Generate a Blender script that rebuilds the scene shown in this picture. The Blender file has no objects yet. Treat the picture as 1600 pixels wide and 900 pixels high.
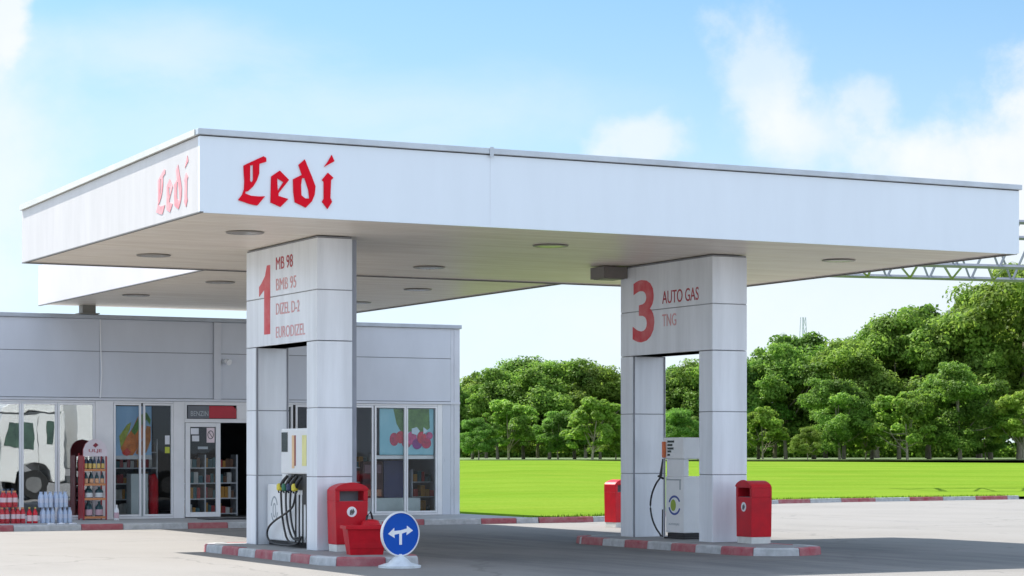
import bpy, bmesh, math, random
import numpy as np
from mathutils import Vector, Matrix
R = math.radians
random.seed(7); rng = np.random.default_rng(11)
S = bpy.context.scene
COL = S.collection

# ------------------------------------------------------------------ camera
YAW = R(27.137)
CAM = Vector((-10.19, -29.22, 1.6))
cd = bpy.data.cameras.new('camera'); cam = bpy.data.objects.new('camera', cd); COL.objects.link(cam)
cam.location = CAM; cam.rotation_euler = (R(90), 0, -YAW)
cd.sensor_width = 36; cd.lens = 36 * 3511 / 1600.0; cd.shift_y = 258 / 1600.0
cd.clip_start = 0.1; cd.clip_end = 8000
S.camera = cam
# ------------------------------------------------------------------ light
SUN_H = Vector((0.30, -0.78, -1.0))            # direction the light travels
sd = bpy.data.lights.new('sun', 'SUN'); sun = bpy.data.objects.new('sun', sd); COL.objects.link(sun)
sd.energy = 4.4; sd.angle = R(0.55); sd.color = (1.0, 0.955, 0.89)
sun.rotation_euler = SUN_H.to_track_quat('-Z', 'Y').to_euler(); sun.location = (0, 0, 60)
SUN_EL = math.atan2(1.0, math.hypot(0.30, 0.78)); SUN_AZ = math.atan2(-0.30, 0.78)
S.view_settings.view_transform = 'Standard'; S.view_settings.look = 'None'
S.view_settings.gamma = 1.0; S.view_settings.use_curve_mapping = False
S.view_settings.exposure = 1.02

W = bpy.data.worlds.new('World'); S.world = W; W.use_nodes = True
nt = W.node_tree; nt.nodes.clear()
def wn(t): return nt.nodes.new(t)
def wm(op, a, b=None, c=None, clamp=False):
    n = wn('ShaderNodeMath'); n.operation = op; n.use_clamp = clamp
    for i, v in enumerate((a, b, c)):
        if v is None: continue
        if isinstance(v, (int, float)): n.inputs[i].default_value = v
        else: nt.links.new(v, n.inputs[i])
    return n.outputs[0]
def smooth(x, e0, e1):
    n = wn('ShaderNodeMapRange'); n.interpolation_type = 'SMOOTHSTEP'
    nt.links.new(x, n.inputs[0]); n.inputs[1].default_value = e0; n.inputs[2].default_value = e1
    n.inputs[3].default_value = 0; n.inputs[4].default_value = 1
    return n.outputs[0]
tc = wn('ShaderNodeTexCoord'); sep = wn('ShaderNodeSeparateXYZ'); nt.links.new(tc.outputs['Generated'], sep.inputs[0])
az = wm('SUBTRACT', wm('ARCTAN2', sep.outputs[0], sep.outputs[1]), YAW)
el = wm('ARCSINE', sep.outputs[2])
# the low band of the sky is sampled a little higher up, where the air is bluer
mp = wn('ShaderNodeMapping'); mp.vector_type = 'POINT'; mp.inputs['Scale'].default_value = (1, 1, 2.6)
nt.links.new(tc.outputs['Generated'], mp.inputs[0])
nrm = wn('ShaderNodeVectorMath'); nrm.operation = 'NORMALIZE'; nt.links.new(mp.outputs[0], nrm.inputs[0])
sky = wn('ShaderNodeTexSky'); sky.sky_type = 'NISHITA'; sky.sun_disc = False
sky.sun_elevation = SUN_EL; sky.sun_rotation = SUN_AZ % (2 * math.pi)
sky.air_density = 1.0; sky.dust_density = 0.4; sky.ozone_density = 1.5
nt.links.new(nrm.outputs[0], sky.inputs[0])
comb = wn('ShaderNodeCombineXYZ'); nt.links.new(az, comb.inputs[0]); nt.links.new(el, comb.inputs[1])
def noise(scale, detail, rough, off=(0, 0, 0), dist=0.0, sc=(1, 1, 1)):
    m_ = wn('ShaderNodeMapping'); m_.inputs['Location'].default_value = off; m_.inputs['Scale'].default_value = sc
    nt.links.new(comb.outputs[0], m_.inputs[0])
    n = wn('ShaderNodeTexNoise'); n.inputs['Scale'].default_value = scale; n.inputs['Detail'].default_value = detail
    n.inputs['Roughness'].default_value = rough; n.inputs['Distortion'].default_value = dist
    nt.links.new(m_.outputs[0], n.inputs['Vector']); return n.outputs[0]
n1 = noise(26, 9, 0.58, (3.1, 1.7, 0)); n2 = noise(9, 8, 0.62, (0.4, 5.2, 2), 0.3, (1, 2.2, 1))
def blob(a0, e0, ra, re_, rot=0.0):
    x = wm('SUBTRACT', az, a0); y = wm('SUBTRACT', el, e0)
    if rot:
        c_, s_ = math.cos(rot), math.sin(rot)
        x, y = wm('ADD', wm('MULTIPLY', x, c_), wm('MULTIPLY', y, s_)), wm('SUBTRACT', wm('MULTIPLY', y, c_), wm('MULTIPLY', x, s_))
    q = wm('SQRT', wm('ADD', wm('POWER', wm('DIVIDE', x, ra), 2.0), wm('POWER', wm('DIVIDE', y, re_), 2.0)))
    return wm('SUBTRACT', 1.0, q)
def px(x, y): return ((x - 800) / 3511.0, (708 - y) / 3511.0)
def cl(x, y, rx, ry, soft, amp, strength, rot=0, ns=None):
    a0, e0 = px(x, y)
    b = blob(a0, e0, rx / 3511.0, ry / 3511.0, rot)
    v = wm('ADD', b, wm('MULTIPLY', wm('SUBTRACT', ns or n1, 0.5), amp))
    return wm('MULTIPLY', smooth(v, -soft * 0.3, soft), strength)
masks = [cl(1710, 290, 290, 150, 0.5, 1.5, 0.95), cl(1660, 160, 120, 110, 0.45, 1.5, 0.9), cl(1450, 260, 150, 55, 0.9, 1.7, 0.75), cl(1255, 215, 120, 80, 1.0, 2.0, 0.8),
         cl(1190, 120, 75, 110, 0.7, 2.6, 0.55, 0.5), cl(1350, 165, 60, 60, 0.6, 2.4, 0.55), cl(1010, 225, 95, 50, 0.6, 2.2, 0.7),
         cl(-10, 50, 75, 90, 0.3, 1.4, 0.9), cl(-20, 290, 170, 260, 0.8, 1.2, 0.7), cl(230, 90, 300, 60, 1.1, 1.8, 0.42, 0, n2), cl(300, 220, 500, 110, 1.3, 1.6, 0.30, 0, n2),
         cl(640, 170, 420, 60, 1.3, 2.2, 0.28, 0, n2), cl(1330, 480, 900, 150, 0.8, 1.0, 0.6, 0, n2), cl(800, 520, 1600, 190, 0.9, 0.8, 0.3, 0, n2)]
tot = masks[0]
for k in masks[1:]:
    tot = wm('SUBTRACT', 1.0, wm('MULTIPLY', wm('SUBTRACT', 1.0, tot), wm('SUBTRACT', 1.0, k)))
# unseen clouds over the rest of the dome, brightened to add fill light
n3n = wn('ShaderNodeTexNoise'); n3n.inputs['Scale'].default_value = 3.2; n3n.inputs['Detail'].default_value = 8
nt.links.new(tc.outputs['Generated'], n3n.inputs['Vector'])
far = wm('MULTIPLY', smooth(n3n.outputs[0], 0.40, 0.56), smooth(wm('ABSOLUTE', wm('WRAP', az, math.pi, -math.pi)), 0.35, 0.8))

haze = wm('MULTIPLY', wm('SUBTRACT', 1.0, smooth(el, 0.02, 0.25)), 0.74)
tint = wn('ShaderNodeMix'); tint.data_type = 'RGBA'; tint.blend_type = 'MULTIPLY'; tint.inputs['Factor'].default_value = 1.0
nt.links.new(sky.outputs[0], tint.inputs['A']); tint.inputs['B'].default_value = (0.90, 1.15, 1.08, 1)
mh = wn('ShaderNodeMix'); mh.data_type = 'RGBA'
nt.links.new(haze, mh.inputs['Factor']); nt.links.new(tint.outputs['Result'], mh.inputs['A']); mh.inputs['B'].default_value = (4.1, 4.72, 5.5, 1)
cn = wn('ShaderNodeMix'); cn.data_type = 'RGBA'; nt.links.new(n1, cn.inputs['Factor'])
cn.inputs['A'].default_value = (4.55, 4.85, 5.15, 1); cn.inputs['B'].default_value = (5.35, 5.45, 5.5, 1)
mc = wn('ShaderNodeMix'); mc.data_type = 'RGBA'
nt.links.new(tot, mc.inputs['Factor']); nt.links.new(mh.outputs['Result'], mc.inputs['A']); nt.links.new(cn.outputs['Result'], mc.inputs['B'])
mf = wn('ShaderNodeMix'); mf.data_type = 'RGBA'
nt.links.new(wm('MULTIPLY', far, 0.85), mf.inputs['Factor']); nt.links.new(mc.outputs['Result'], mf.inputs['A']); mf.inputs['B'].default_value = (7.6, 8.6, 10.4, 1)
bg = wn('ShaderNodeBackground'); bg.inputs['Strength'].default_value = 0.095
out = wn('ShaderNodeOutputWorld')
nt.links.new(mf.outputs['Result'], bg.inputs[0]); nt.links.new(bg.outputs[0], out.inputs[0])

# ------------------------------------------------------------------ materials
MATS = {}
def mat(name, col, rough=0.6, metal=0.0, var=0.12, nscale=3.0, col2=None, bump=0.0, bscale=20.0, spec=0.5, stretch=None, coat=0.0, detail=5.0):
    if name in MATS: return MATS[name]
    m = bpy.data.materials.new(name); m.use_nodes = True; t = m.node_tree; t.nodes.clear()
    o = t.nodes.new('ShaderNodeOutputMaterial'); p = t.nodes.new('ShaderNodeBsdfPrincipled')
    t.links.new(p.outputs[0], o.inputs[0])
    p.inputs['Roughness'].default_value = rough; p.inputs['Metallic'].default_value = metal
    p.inputs['Specular IOR Level'].default_value = spec; p.inputs['Coat Weight'].default_value = coat
    tc = t.nodes.new('ShaderNodeTexCoord'); mp = t.nodes.new('ShaderNodeMapping')
    if stretch: mp.inputs['Scale'].default_value = stretch
    t.links.new(tc.outputs['Object'], mp.inputs[0])
    nz = t.nodes.new('ShaderNodeTexNoise'); nz.inputs['Scale'].default_value = nscale; nz.inputs['Detail'].default_value = detail; nz.inputs['Roughness'].default_value = 0.6
    t.links.new(mp.outputs[0], nz.inputs['Vector'])
    rp = t.nodes.new('ShaderNodeMapRange'); rp.inputs[1].default_value = 0.3; rp.inputs[2].default_value = 0.7
    t.links.new(nz.outputs[0], rp.inputs[0])
    mx = t.nodes.new('ShaderNodeMix'); mx.data_type = 'RGBA'
    c2 = col2 or tuple(max(0, c * (1 - var)) for c in col)
    c1 = col if col2 else tuple(min(1, c * (1 + var * 0.5)) for c in col)
    mx.inputs['A'].default_value = (*c1, 1); mx.inputs['B'].default_value = (*c2, 1)
    t.links.new(rp.outputs[0], mx.inputs['Factor']); t.links.new(mx.outputs['Result'], p.inputs['Base Color'])
    if bump:
        b = t.nodes.new('ShaderNodeTexNoise'); b.inputs['Scale'].default_value = bscale; b.inputs['Detail'].default_value = 6
        t.links.new(mp.outputs[0], b.inputs['Vector'])
        bn = t.nodes.new('ShaderNodeBump'); bn.inputs['Strength'].default_value = bump; bn.inputs['Distance'].default_value = 0.02
        t.links.new(b.outputs[0], bn.inputs['Height']); t.links.new(bn.outputs[0], p.inputs['Normal'])
    MATS[name] = m; return m
def nodes_of(m): return m.node_tree, m.node_tree.nodes['Principled BSDF']

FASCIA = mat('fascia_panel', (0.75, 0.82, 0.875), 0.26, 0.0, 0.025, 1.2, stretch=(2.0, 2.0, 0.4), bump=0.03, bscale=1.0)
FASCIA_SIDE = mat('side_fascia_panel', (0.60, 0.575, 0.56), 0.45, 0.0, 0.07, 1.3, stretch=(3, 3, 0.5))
COPING = mat('coping_metal', (0.50, 0.54, 0.57), 0.38, 0.5, 0.15, 2.0)
DARKTRIM = mat('dark_trim', (0.05, 0.05, 0.055), 0.5)
CLAD = mat('column_cladding', (0.80, 0.83, 0.87), 0.32, 0.08, 0.13, 1.2, stretch=(3, 3, 0.3), bump=0.015, bscale=3)
CLAD_IN = mat('column_reveal', (0.50, 0.53, 0.58), 0.4, 0.25, 0.08, 1.2)
JOINT = mat('panel_joint', (0.26, 0.27, 0.30), 0.6)
WALL = mat('wall_cladding', (0.60, 0.63, 0.69), 0.5, 0.05, 0.08, 0.8, stretch=(1, 1, 0.4))
WALL2 = mat('wall_trim', (0.62, 0.64, 0.69), 0.45, 0.1, 0.08, 1.5)
FRAME = mat('white_frame', (0.80, 0.80, 0.81), 0.35, 0, 0.06, 2)
DARKIN = mat('dark_interior', (0.035, 0.036, 0.04), 0.7, 0, 0.4, 2)
INFLOOR = mat('shop_floor', (0.10, 0.095, 0.09), 0.5, 0, 0.2, 2)
RED = mat('red_paint', (0.60, 0.010, 0.022), 0.42, 0, 0.25, 4.0, col2=(0.44, 0.012, 0.022), bump=0.05, bscale=12, spec=0.25)
REDBOX = mat('red_plastic', (0.55, 0.008, 0.018), 0.45, 0, 0.25, 3.0, spec=0.25)
LETTER = mat('red_letter_film', (0.72, 0.002, 0.018), 0.6, 0, 0.08, 3, spec=0.15)
PINK = mat('faded_red_film', (0.80, 0.24, 0.27), 0.6, 0, 0.25, 5, col2=(0.82, 0.45, 0.46))
NUMRED = mat('worn_red_film', (0.66, 0.03, 0.05), 0.6, 0, 0.3, 2.2, col2=(0.74, 0.24, 0.25))
TXTRED = mat('faded_text_film', (0.70, 0.30, 0.32), 0.6, 0, 0.4, 6.0, col2=(0.74, 0.50, 0.51))
TXTDARK = mat('dark_text_film', (0.48, 0.06, 0.08), 0.6, 0, 0.3, 8.0)
WHITE = mat('white_enamel', (0.82, 0.83, 0.83), 0.3, 0, 0.05, 3)
GREYMET = mat('grey_enamel', (0.55, 0.58, 0.62), 0.35, 0.1, 0.08, 3)
BLACK = mat('black_rubber', (0.012, 0.012, 0.014), 0.45)
SCREEN = mat('dark_display', (0.02, 0.035, 0.03), 0.15)
ORANGE = mat('orange_plastic', (0.75, 0.16, 0.04), 0.4)
YELLOW = mat('yellow_plastic', (0.75, 0.62, 0.05), 0.4)
PALEYEL = mat('pale_yellow_panel', (0.80, 0.76, 0.32), 0.4)
PEACH = mat('peach_panel', (0.82, 0.55, 0.30), 0.4)
MAROON = mat('maroon_panel', (0.32, 0.06, 0.05), 0.4)
GREEN = mat('green_plastic', (0.02, 0.16, 0.08), 0.4)
NAVY = mat('navy_plastic', (0.02, 0.035, 0.10), 0.4)
BLUE = mat('sign_blue', (0.004, 0.085, 0.46), 0.5, 0, 0.1, 3, spec=0.2)
LOGOBLUE = mat('logo_blue', (0.03, 0.07, 0.32), 0.4)
LOGOGREEN = mat('logo_green', (0.30, 0.42, 0.03), 0.4)
LOGOGREY = mat('logo_grey', (0.36, 0.40, 0.43), 0.5)
BARE = mat('bare_concrete', (0.36, 0.36, 0.35), 0.85, 0, 0.2, 4, bump=0.3, bscale=40)
KRED = mat('kerb_red_paint', (0.36, 0.055, 0.075), 0.75, 0, 0.4, 5, col2=(0.42, 0.20, 0.20), bump=0.3, bscale=30)
KWHITE = mat('kerb_white_paint', (0.56, 0.57, 0.58), 0.75, 0, 0.3, 6, col2=(0.36, 0.37, 0.37), bump=0.3, bscale=30)
KTOP = mat('island_concrete', (0.30, 0.30, 0.30), 0.8, 0, 0.3, 3, bump=0.2, bscale=25)
TRUSS = mat('galvanised_steel', (0.27, 0.285, 0.33), 0.6, 0.1, 0.15, 2)
STONEW = mat('white_base', (0.70, 0.70, 0.66), 0.7, 0, 0.15, 5)

# the paved forecourt: worn pale concrete asphalt, patches, oil, joints
PAVE = mat('forecourt_paving', (0.245, 0.232, 0.216), 0.82, 0, 0.1, 0.25, col2=(0.213, 0.20, 0.183), bump=0.25, bscale=60)
def build_pave():
    t, p = nodes_of(PAVE)
    geo = t.nodes.new('ShaderNodeNewGeometry')
    base = p.inputs['Base Color'].links[0].from_socket
    def nz(sc, st, det=5, thr=(0.5, 0.62)):
        m_ = t.nodes.new('ShaderNodeMapping'); m_.inputs['Scale'].default_value = st; m_.inputs['Rotation'].default_value = (0, 0, 0.15)
        t.links.new(geo.outputs['Position'], m_.inputs[0])
        n = t.nodes.new('ShaderNodeTexNoise'); n.inputs['Scale'].default_value = sc; n.inputs['Detail'].default_value = det; n.inputs['Roughness'].default_value = 0.65
        t.links.new(m_.outputs[0], n.inputs['Vector'])
        r = t.nodes.new('ShaderNodeMapRange'); r.inputs[1].default_value = thr[0]; r.inputs[2].default_value = thr[1]; r.interpolation_type = 'SMOOTHSTEP'
        t.links.new(n.outputs[0], r.inputs[0]); return r.outputs[0]
    cur = base
    for sc, st, thr, c, k in ((0.55, (1, 0.35, 1), (0.50, 0.75), (0.155, 0.147, 0.14), 0.5), (3.0, (1, 1, 1), (0.62, 0.75), (0.12, 0.115, 0.11), 0.4), (38, (1, 1, 1), (0.35, 0.75), (0.17, 0.16, 0.15), 0.35)):
        f = nz(sc, st, 6, thr); mu = t.nodes.new('ShaderNodeMath'); mu.operation = 'MULTIPLY'; mu.inputs[1].default_value = k; t.links.new(f, mu.inputs[0])
        mx = t.nodes.new('ShaderNodeMix'); mx.data_type = 'RGBA'; t.links.new(mu.outputs[0], mx.inputs['Factor']); t.links.new(cur, mx.inputs['A']); mx.inputs['B'].default_value = (*c, 1)
        cur = mx.outputs['Result']
    # tyre and oil marks on the filling lanes, painted darker to deepen canopy shadow (they run along +y beside the islands)
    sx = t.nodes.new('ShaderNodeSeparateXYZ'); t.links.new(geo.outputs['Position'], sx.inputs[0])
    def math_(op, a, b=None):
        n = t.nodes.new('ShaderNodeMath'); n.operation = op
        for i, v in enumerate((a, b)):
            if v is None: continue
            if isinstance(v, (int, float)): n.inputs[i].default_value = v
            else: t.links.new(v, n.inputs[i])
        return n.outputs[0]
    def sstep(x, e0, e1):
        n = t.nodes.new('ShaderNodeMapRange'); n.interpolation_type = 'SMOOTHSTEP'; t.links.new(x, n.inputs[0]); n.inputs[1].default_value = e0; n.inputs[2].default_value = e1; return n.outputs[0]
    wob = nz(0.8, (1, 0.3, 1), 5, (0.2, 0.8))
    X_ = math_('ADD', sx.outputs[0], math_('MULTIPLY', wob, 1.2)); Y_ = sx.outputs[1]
    lane_shade = math_('MULTIPLY', math_('MULTIPLY', sstep(X_, 3.6, 5.4), math_('SUBTRACT', 1.0, sstep(X_, 12.6, 15.0))), math_('MULTIPLY', sstep(Y_, -6.0, -2.5), math_('SUBTRACT', 1.0, sstep(Y_, 8.5, 14.0))))
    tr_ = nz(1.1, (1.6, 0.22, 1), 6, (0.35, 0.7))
    f = math_('MULTIPLY', lane_shade, math_('ADD', 0.35, math_('MULTIPLY', tr_, 0.5)))
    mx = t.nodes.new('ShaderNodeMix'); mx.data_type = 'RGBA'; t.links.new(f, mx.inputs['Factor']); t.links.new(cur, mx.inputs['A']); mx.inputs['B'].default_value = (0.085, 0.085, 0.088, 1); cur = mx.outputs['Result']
    # hairline cracks and a few sealed joints
    vo = t.nodes.new('ShaderNodeTexVoronoi'); vo.feature = 'DISTANCE_TO_EDGE'; vo.inputs['Scale'].default_value = 0.16
    nd = t.nodes.new('ShaderNodeTexNoise'); nd.inputs['Scale'].default_value = 1.5; nd.inputs['Detail'].default_value = 6; t.links.new(geo.outputs['Position'], nd.inputs['Vector'])
    va = t.nodes.new('ShaderNodeVectorMath'); va.operation = 'MULTIPLY_ADD'; t.links.new(nd.outputs['Color'], va.inputs[0]); va.inputs[1].default_value = (1.2, 1.2, 0); t.links.new(geo.outputs['Position'], va.inputs[2]); t.links.new(va.outputs[0], vo.inputs['Vector'])
    ck = math_('MULTIPLY', math_('LESS_THAN', vo.outputs['Distance'], 0.006), 0.4)
    mx = t.nodes.new('ShaderNodeMix'); mx.data_type = 'RGBA'; t.links.new(ck, mx.inputs['Factor']); t.links.new(cur, mx.inputs['A']); mx.inputs['B'].default_value = (0.10, 0.095, 0.09, 1); cur = mx.outputs['Result']
    t.links.new(cur, p.inputs['Base Color'])
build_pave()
GRASS = mat('lawn_grass', (0.135, 0.235, 0.024), 0.85, 0, 0.2, 0.18, col2=(0.175, 0.25, 0.032), bump=0.8, bscale=14, spec=0.1)
FARGROUND = mat('far_ground', (0.16, 0.25, 0.06), 0.9, 0, 0.3, 0.05)
PATHM = mat('park_path', (0.35, 0.36, 0.33), 0.9)
BARK = mat('tree_bark', (0.34, 0.29, 0.21), 0.9, 0, 0.4, 2, bump=0.6, bscale=8)

# soffit of thin metal planks
SOFFIT = mat('soffit_planks', (0.93, 0.85, 0.73), 0.42, 0.05, 0.10, 0.7, stretch=(0.25, 2.0, 1), col2=(0.86, 0.78, 0.68))
def build_lawn():
    t, p = nodes_of(GRASS); p.inputs['Specular IOR Level'].default_value = 0.0
    geo = t.nodes.new('ShaderNodeNewGeometry'); cur = p.inputs['Base Color'].links[0].from_socket
    for sc, st, thr, c, k in ((0.12, (0.35, 1.4, 1), (0.45, 0.7), (0.075, 0.16, 0.008), 0.55), (0.9, (1, 1, 1), (0.5, 0.75), (0.15, 0.215, 0.015), 0.5), (7.0, (1, 1, 1), (0.4, 0.7), (0.07, 0.15, 0.01), 0.45)):
        m_ = t.nodes.new('ShaderNodeMapping'); m_.inputs['Scale'].default_value = st; m_.inputs['Rotation'].default_value = (0, 0, YAW); t.links.new(geo.outputs['Position'], m_.inputs[0])
        n = t.nodes.new('ShaderNodeTexNoise'); n.inputs['Scale'].default_value = sc; n.inputs['Detail'].default_value = 6; n.inputs['Roughness'].default_value = 0.65; t.links.new(m_.outputs[0], n.inputs['Vector'])
        rr_ = t.nodes.new('ShaderNodeMapRange'); rr_.inputs[1].default_value = thr[0]; rr_.inputs[2].default_value = thr[1]; rr_.inputs[4].default_value = k; t.links.new(n.outputs[0], rr_.inputs[0])
        mx = t.nodes.new('ShaderNodeMix'); mx.data_type = 'RGBA'; t.links.new(rr_.outputs[0], mx.inputs['Factor']); t.links.new(cur, mx.inputs['A']); mx.inputs['B'].default_value = (*c, 1); cur = mx.outputs['Result']
    t.links.new(cur, p.inputs['Base Color'])
build_lawn()
def build_soffit():
    t, p = nodes_of(SOFFIT)
    geo = t.nodes.new('ShaderNodeNewGeometry'); sx = t.nodes.new('ShaderNodeSeparateXYZ'); t.links.new(geo.outputs['Position'], sx.inputs[0])
    fr = t.nodes.new('ShaderNodeMath'); fr.operation = 'MULTIPLY'; fr.inputs[1].default_value = 5.0; t.links.new(sx.outputs[1], fr.inputs[0])
    f2 = t.nodes.new('ShaderNodeMath'); f2.operation = 'FRACT'; t.links.new(fr.outputs[0], f2.inputs[0])
    f3 = t.nodes.new('ShaderNodeMath'); f3.operation = 'GREATER_THAN'; f3.inputs[1].default_value = 0.1; t.links.new(f2.outputs[0], f3.inputs[0])
    bp = t.nodes.new('ShaderNodeBump'); bp.inputs['Strength'].default_value = 0.6; bp.inputs['Distance'].default_value = 0.02; t.links.new(f3.outputs[0], bp.inputs['Height'])
    t.links.new(bp.outputs[0], p.inputs['Normal'])
    cur = p.inputs['Base Color'].links[0].from_socket
    def band(sock_fac, k, c, cur):
        mu = t.nodes.new('ShaderNodeMath'); mu.operation = 'MULTIPLY'; mu.inputs[1].default_value = k; t.links.new(sock_fac, mu.inputs[0])
        mx = t.nodes.new('ShaderNodeMix'); mx.data_type = 'RGBA'; t.links.new(mu.outputs[0], mx.inputs['Factor']); t.links.new(cur, mx.inputs['A']); mx.inputs['B'].default_value = (*c, 1); return mx.outputs['Result']
    inv = t.nodes.new('ShaderNodeMath'); inv.operation = 'SUBTRACT'; inv.inputs[0].default_value = 1.0; t.links.new(f3.outputs[0], inv.inputs[1])
    cur = band(inv.outputs[0], 0.45, (0.38, 0.34, 0.29), cur)
    # each plank weathered a little differently along its length
    fl_ = t.nodes.new('ShaderNodeMath'); fl_.operation = 'FLOOR'; t.links.new(fr.outputs[0], fl_.inputs[0])
    cb = t.nodes.new('ShaderNodeCombineXYZ'); t.links.new(sx.outputs[0], cb.inputs[0]); t.links.new(fl_.outputs[0], cb.inputs[1])
    mp_ = t.nodes.new('ShaderNodeMapping'); mp_.inputs['Scale'].default_value = (0.5, 0.9, 1); t.links.new(cb.outputs[0], mp_.inputs[0])
    nn = t.nodes.new('ShaderNodeTexNoise'); nn.inputs['Scale'].default_value = 1.0; nn.inputs['Detail'].default_value = 5; t.links.new(mp_.outputs[0], nn.inputs['Vector'])
    rr_ = t.nodes.new('ShaderNodeMapRange'); rr_.inputs[1].default_value = 0.42; rr_.inputs[2].default_value = 0.66; t.links.new(nn.outputs[0], rr_.inputs[0])
    cur = band(rr_.outputs[0], 0.5, (0.68, 0.58, 0.46), cur)
    t.links.new(cur, p.inputs['Base Color'])
build_soffit()

def leaf_mat(name, c1, c2):
    m = bpy.data.materials.new(name); m.use_nodes = True; t = m.node_tree; t.nodes.clear()
    o = t.nodes.new('ShaderNodeOutputMaterial'); d = t.nodes.new('ShaderNodeBsdfPrincipled'); tr = t.nodes.new('ShaderNodeBsdfTranslucent'); mixs = t.nodes.new('ShaderNodeMixShader')
    d.inputs['Roughness'].default_value = 0.6; d.inputs['Specular IOR Level'].default_value = 0.25
    g = t.nodes.new('ShaderNodeNewGeometry'); oi = t.nodes.new('ShaderNodeObjectInfo')
    mx = t.nodes.new('ShaderNodeMix'); mx.data_type = 'RGBA'; mx.inputs['A'].default_value = (*c1, 1); mx.inputs['B'].default_value = (*c2, 1)
    t.links.new(g.outputs['Random Per Island'], mx.inputs['Factor'])
    nz = t.nodes.new('ShaderNodeTexNoise'); nz.inputs['Scale'].default_value = 0.35; nz.inputs['Detail'].default_value = 2; t.links.new(g.outputs['Position'], nz.inputs['Vector'])
    hs = t.nodes.new('ShaderNodeHueSaturation'); t.links.new(mx.outputs['Result'], hs.inputs['Color'])
    mr = t.nodes.new('ShaderNodeMapRange'); mr.inputs[1].default_value = 0.3; mr.inputs[2].default_value = 0.7; mr.inputs[3].default_value = 0.65; mr.inputs[4].default_value = 1.4
    t.links.new(nz.outputs[0], mr.inputs[0]); t.links.new(mr.outputs[0], hs.inputs['Value'])
    hr = t.nodes.new('ShaderNodeMapRange'); hr.inputs[3].default_value = 0.475; hr.inputs[4].default_value = 0.515; t.links.new(oi.outputs['Random'], hr.inputs[0]); t.links.new(hr.outputs[0], hs.inputs['Hue'])
    t.links.new(hs.outputs[0], d.inputs['Base Color']); t.links.new(hs.outputs[0], tr.inputs['Color'])
    mixs.inputs[0].default_value = 0.56
    t.links.new(d.outputs[0], mixs.inputs[1]); t.links.new(tr.outputs[0], mixs.inputs[2]); t.links.new(mixs.outputs[0], o.inputs[0]); return m
LEAF = leaf_mat('tree_leaves', (0.105, 0.225, 0.030), (0.23, 0.38, 0.060))
LEAF2 = leaf_mat('young_tree_leaves', (0.135, 0.285, 0.035), (0.26, 0.42, 0.06))
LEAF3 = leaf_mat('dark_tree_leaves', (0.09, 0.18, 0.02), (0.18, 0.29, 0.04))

def glass_mat(name, fac, tint=(0.75, 0.8, 0.8), rough=0.0):
    m = bpy.data.materials.new(name); m.use_nodes = True; t = m.node_tree; t.nodes.clear()
    o = t.nodes.new('ShaderNodeOutputMaterial'); a = t.nodes.new('ShaderNodeBsdfTransparent'); b = t.nodes.new('ShaderNodeBsdfGlossy'); mx = t.nodes.new('ShaderNodeMixShader')
    a.inputs[0].default_value = (*tint, 1); b.inputs[0].default_value = (0.95, 0.97, 1, 1); b.inputs['Roughness'].default_value = rough
    tc = t.nodes.new('ShaderNodeTexCoord'); nz = t.nodes.new('ShaderNodeTexNoise'); nz.inputs['Scale'].default_value = 1.3; t.links.new(tc.outputs['Object'], nz.inputs['Vector'])
    bp = t.nodes.new('ShaderNodeBump'); bp.inputs['Strength'].default_value = 0.05; bp.inputs['Distance'].default_value = 0.02; t.links.new(nz.outputs[0], bp.inputs['Height']); t.links.new(bp.outputs[0], b.inputs['Normal'])
    mx.inputs[0].default_value = fac
    t.links.new(a.outputs[0], mx.inputs[1]); t.links.new(b.outputs[0], mx.inputs[2]); t.links.new(mx.outputs[0], o.inputs[0]); return m
GLASS = glass_mat('shop_glass', 0.016, (0.9, 0.92, 0.92))
GLASSR = glass_mat('reflective_shop_glass', 0.25)
FILM = glass_mat('shrink_film', 0.03, (0.95, 0.95, 0.97), 0.25)

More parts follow.
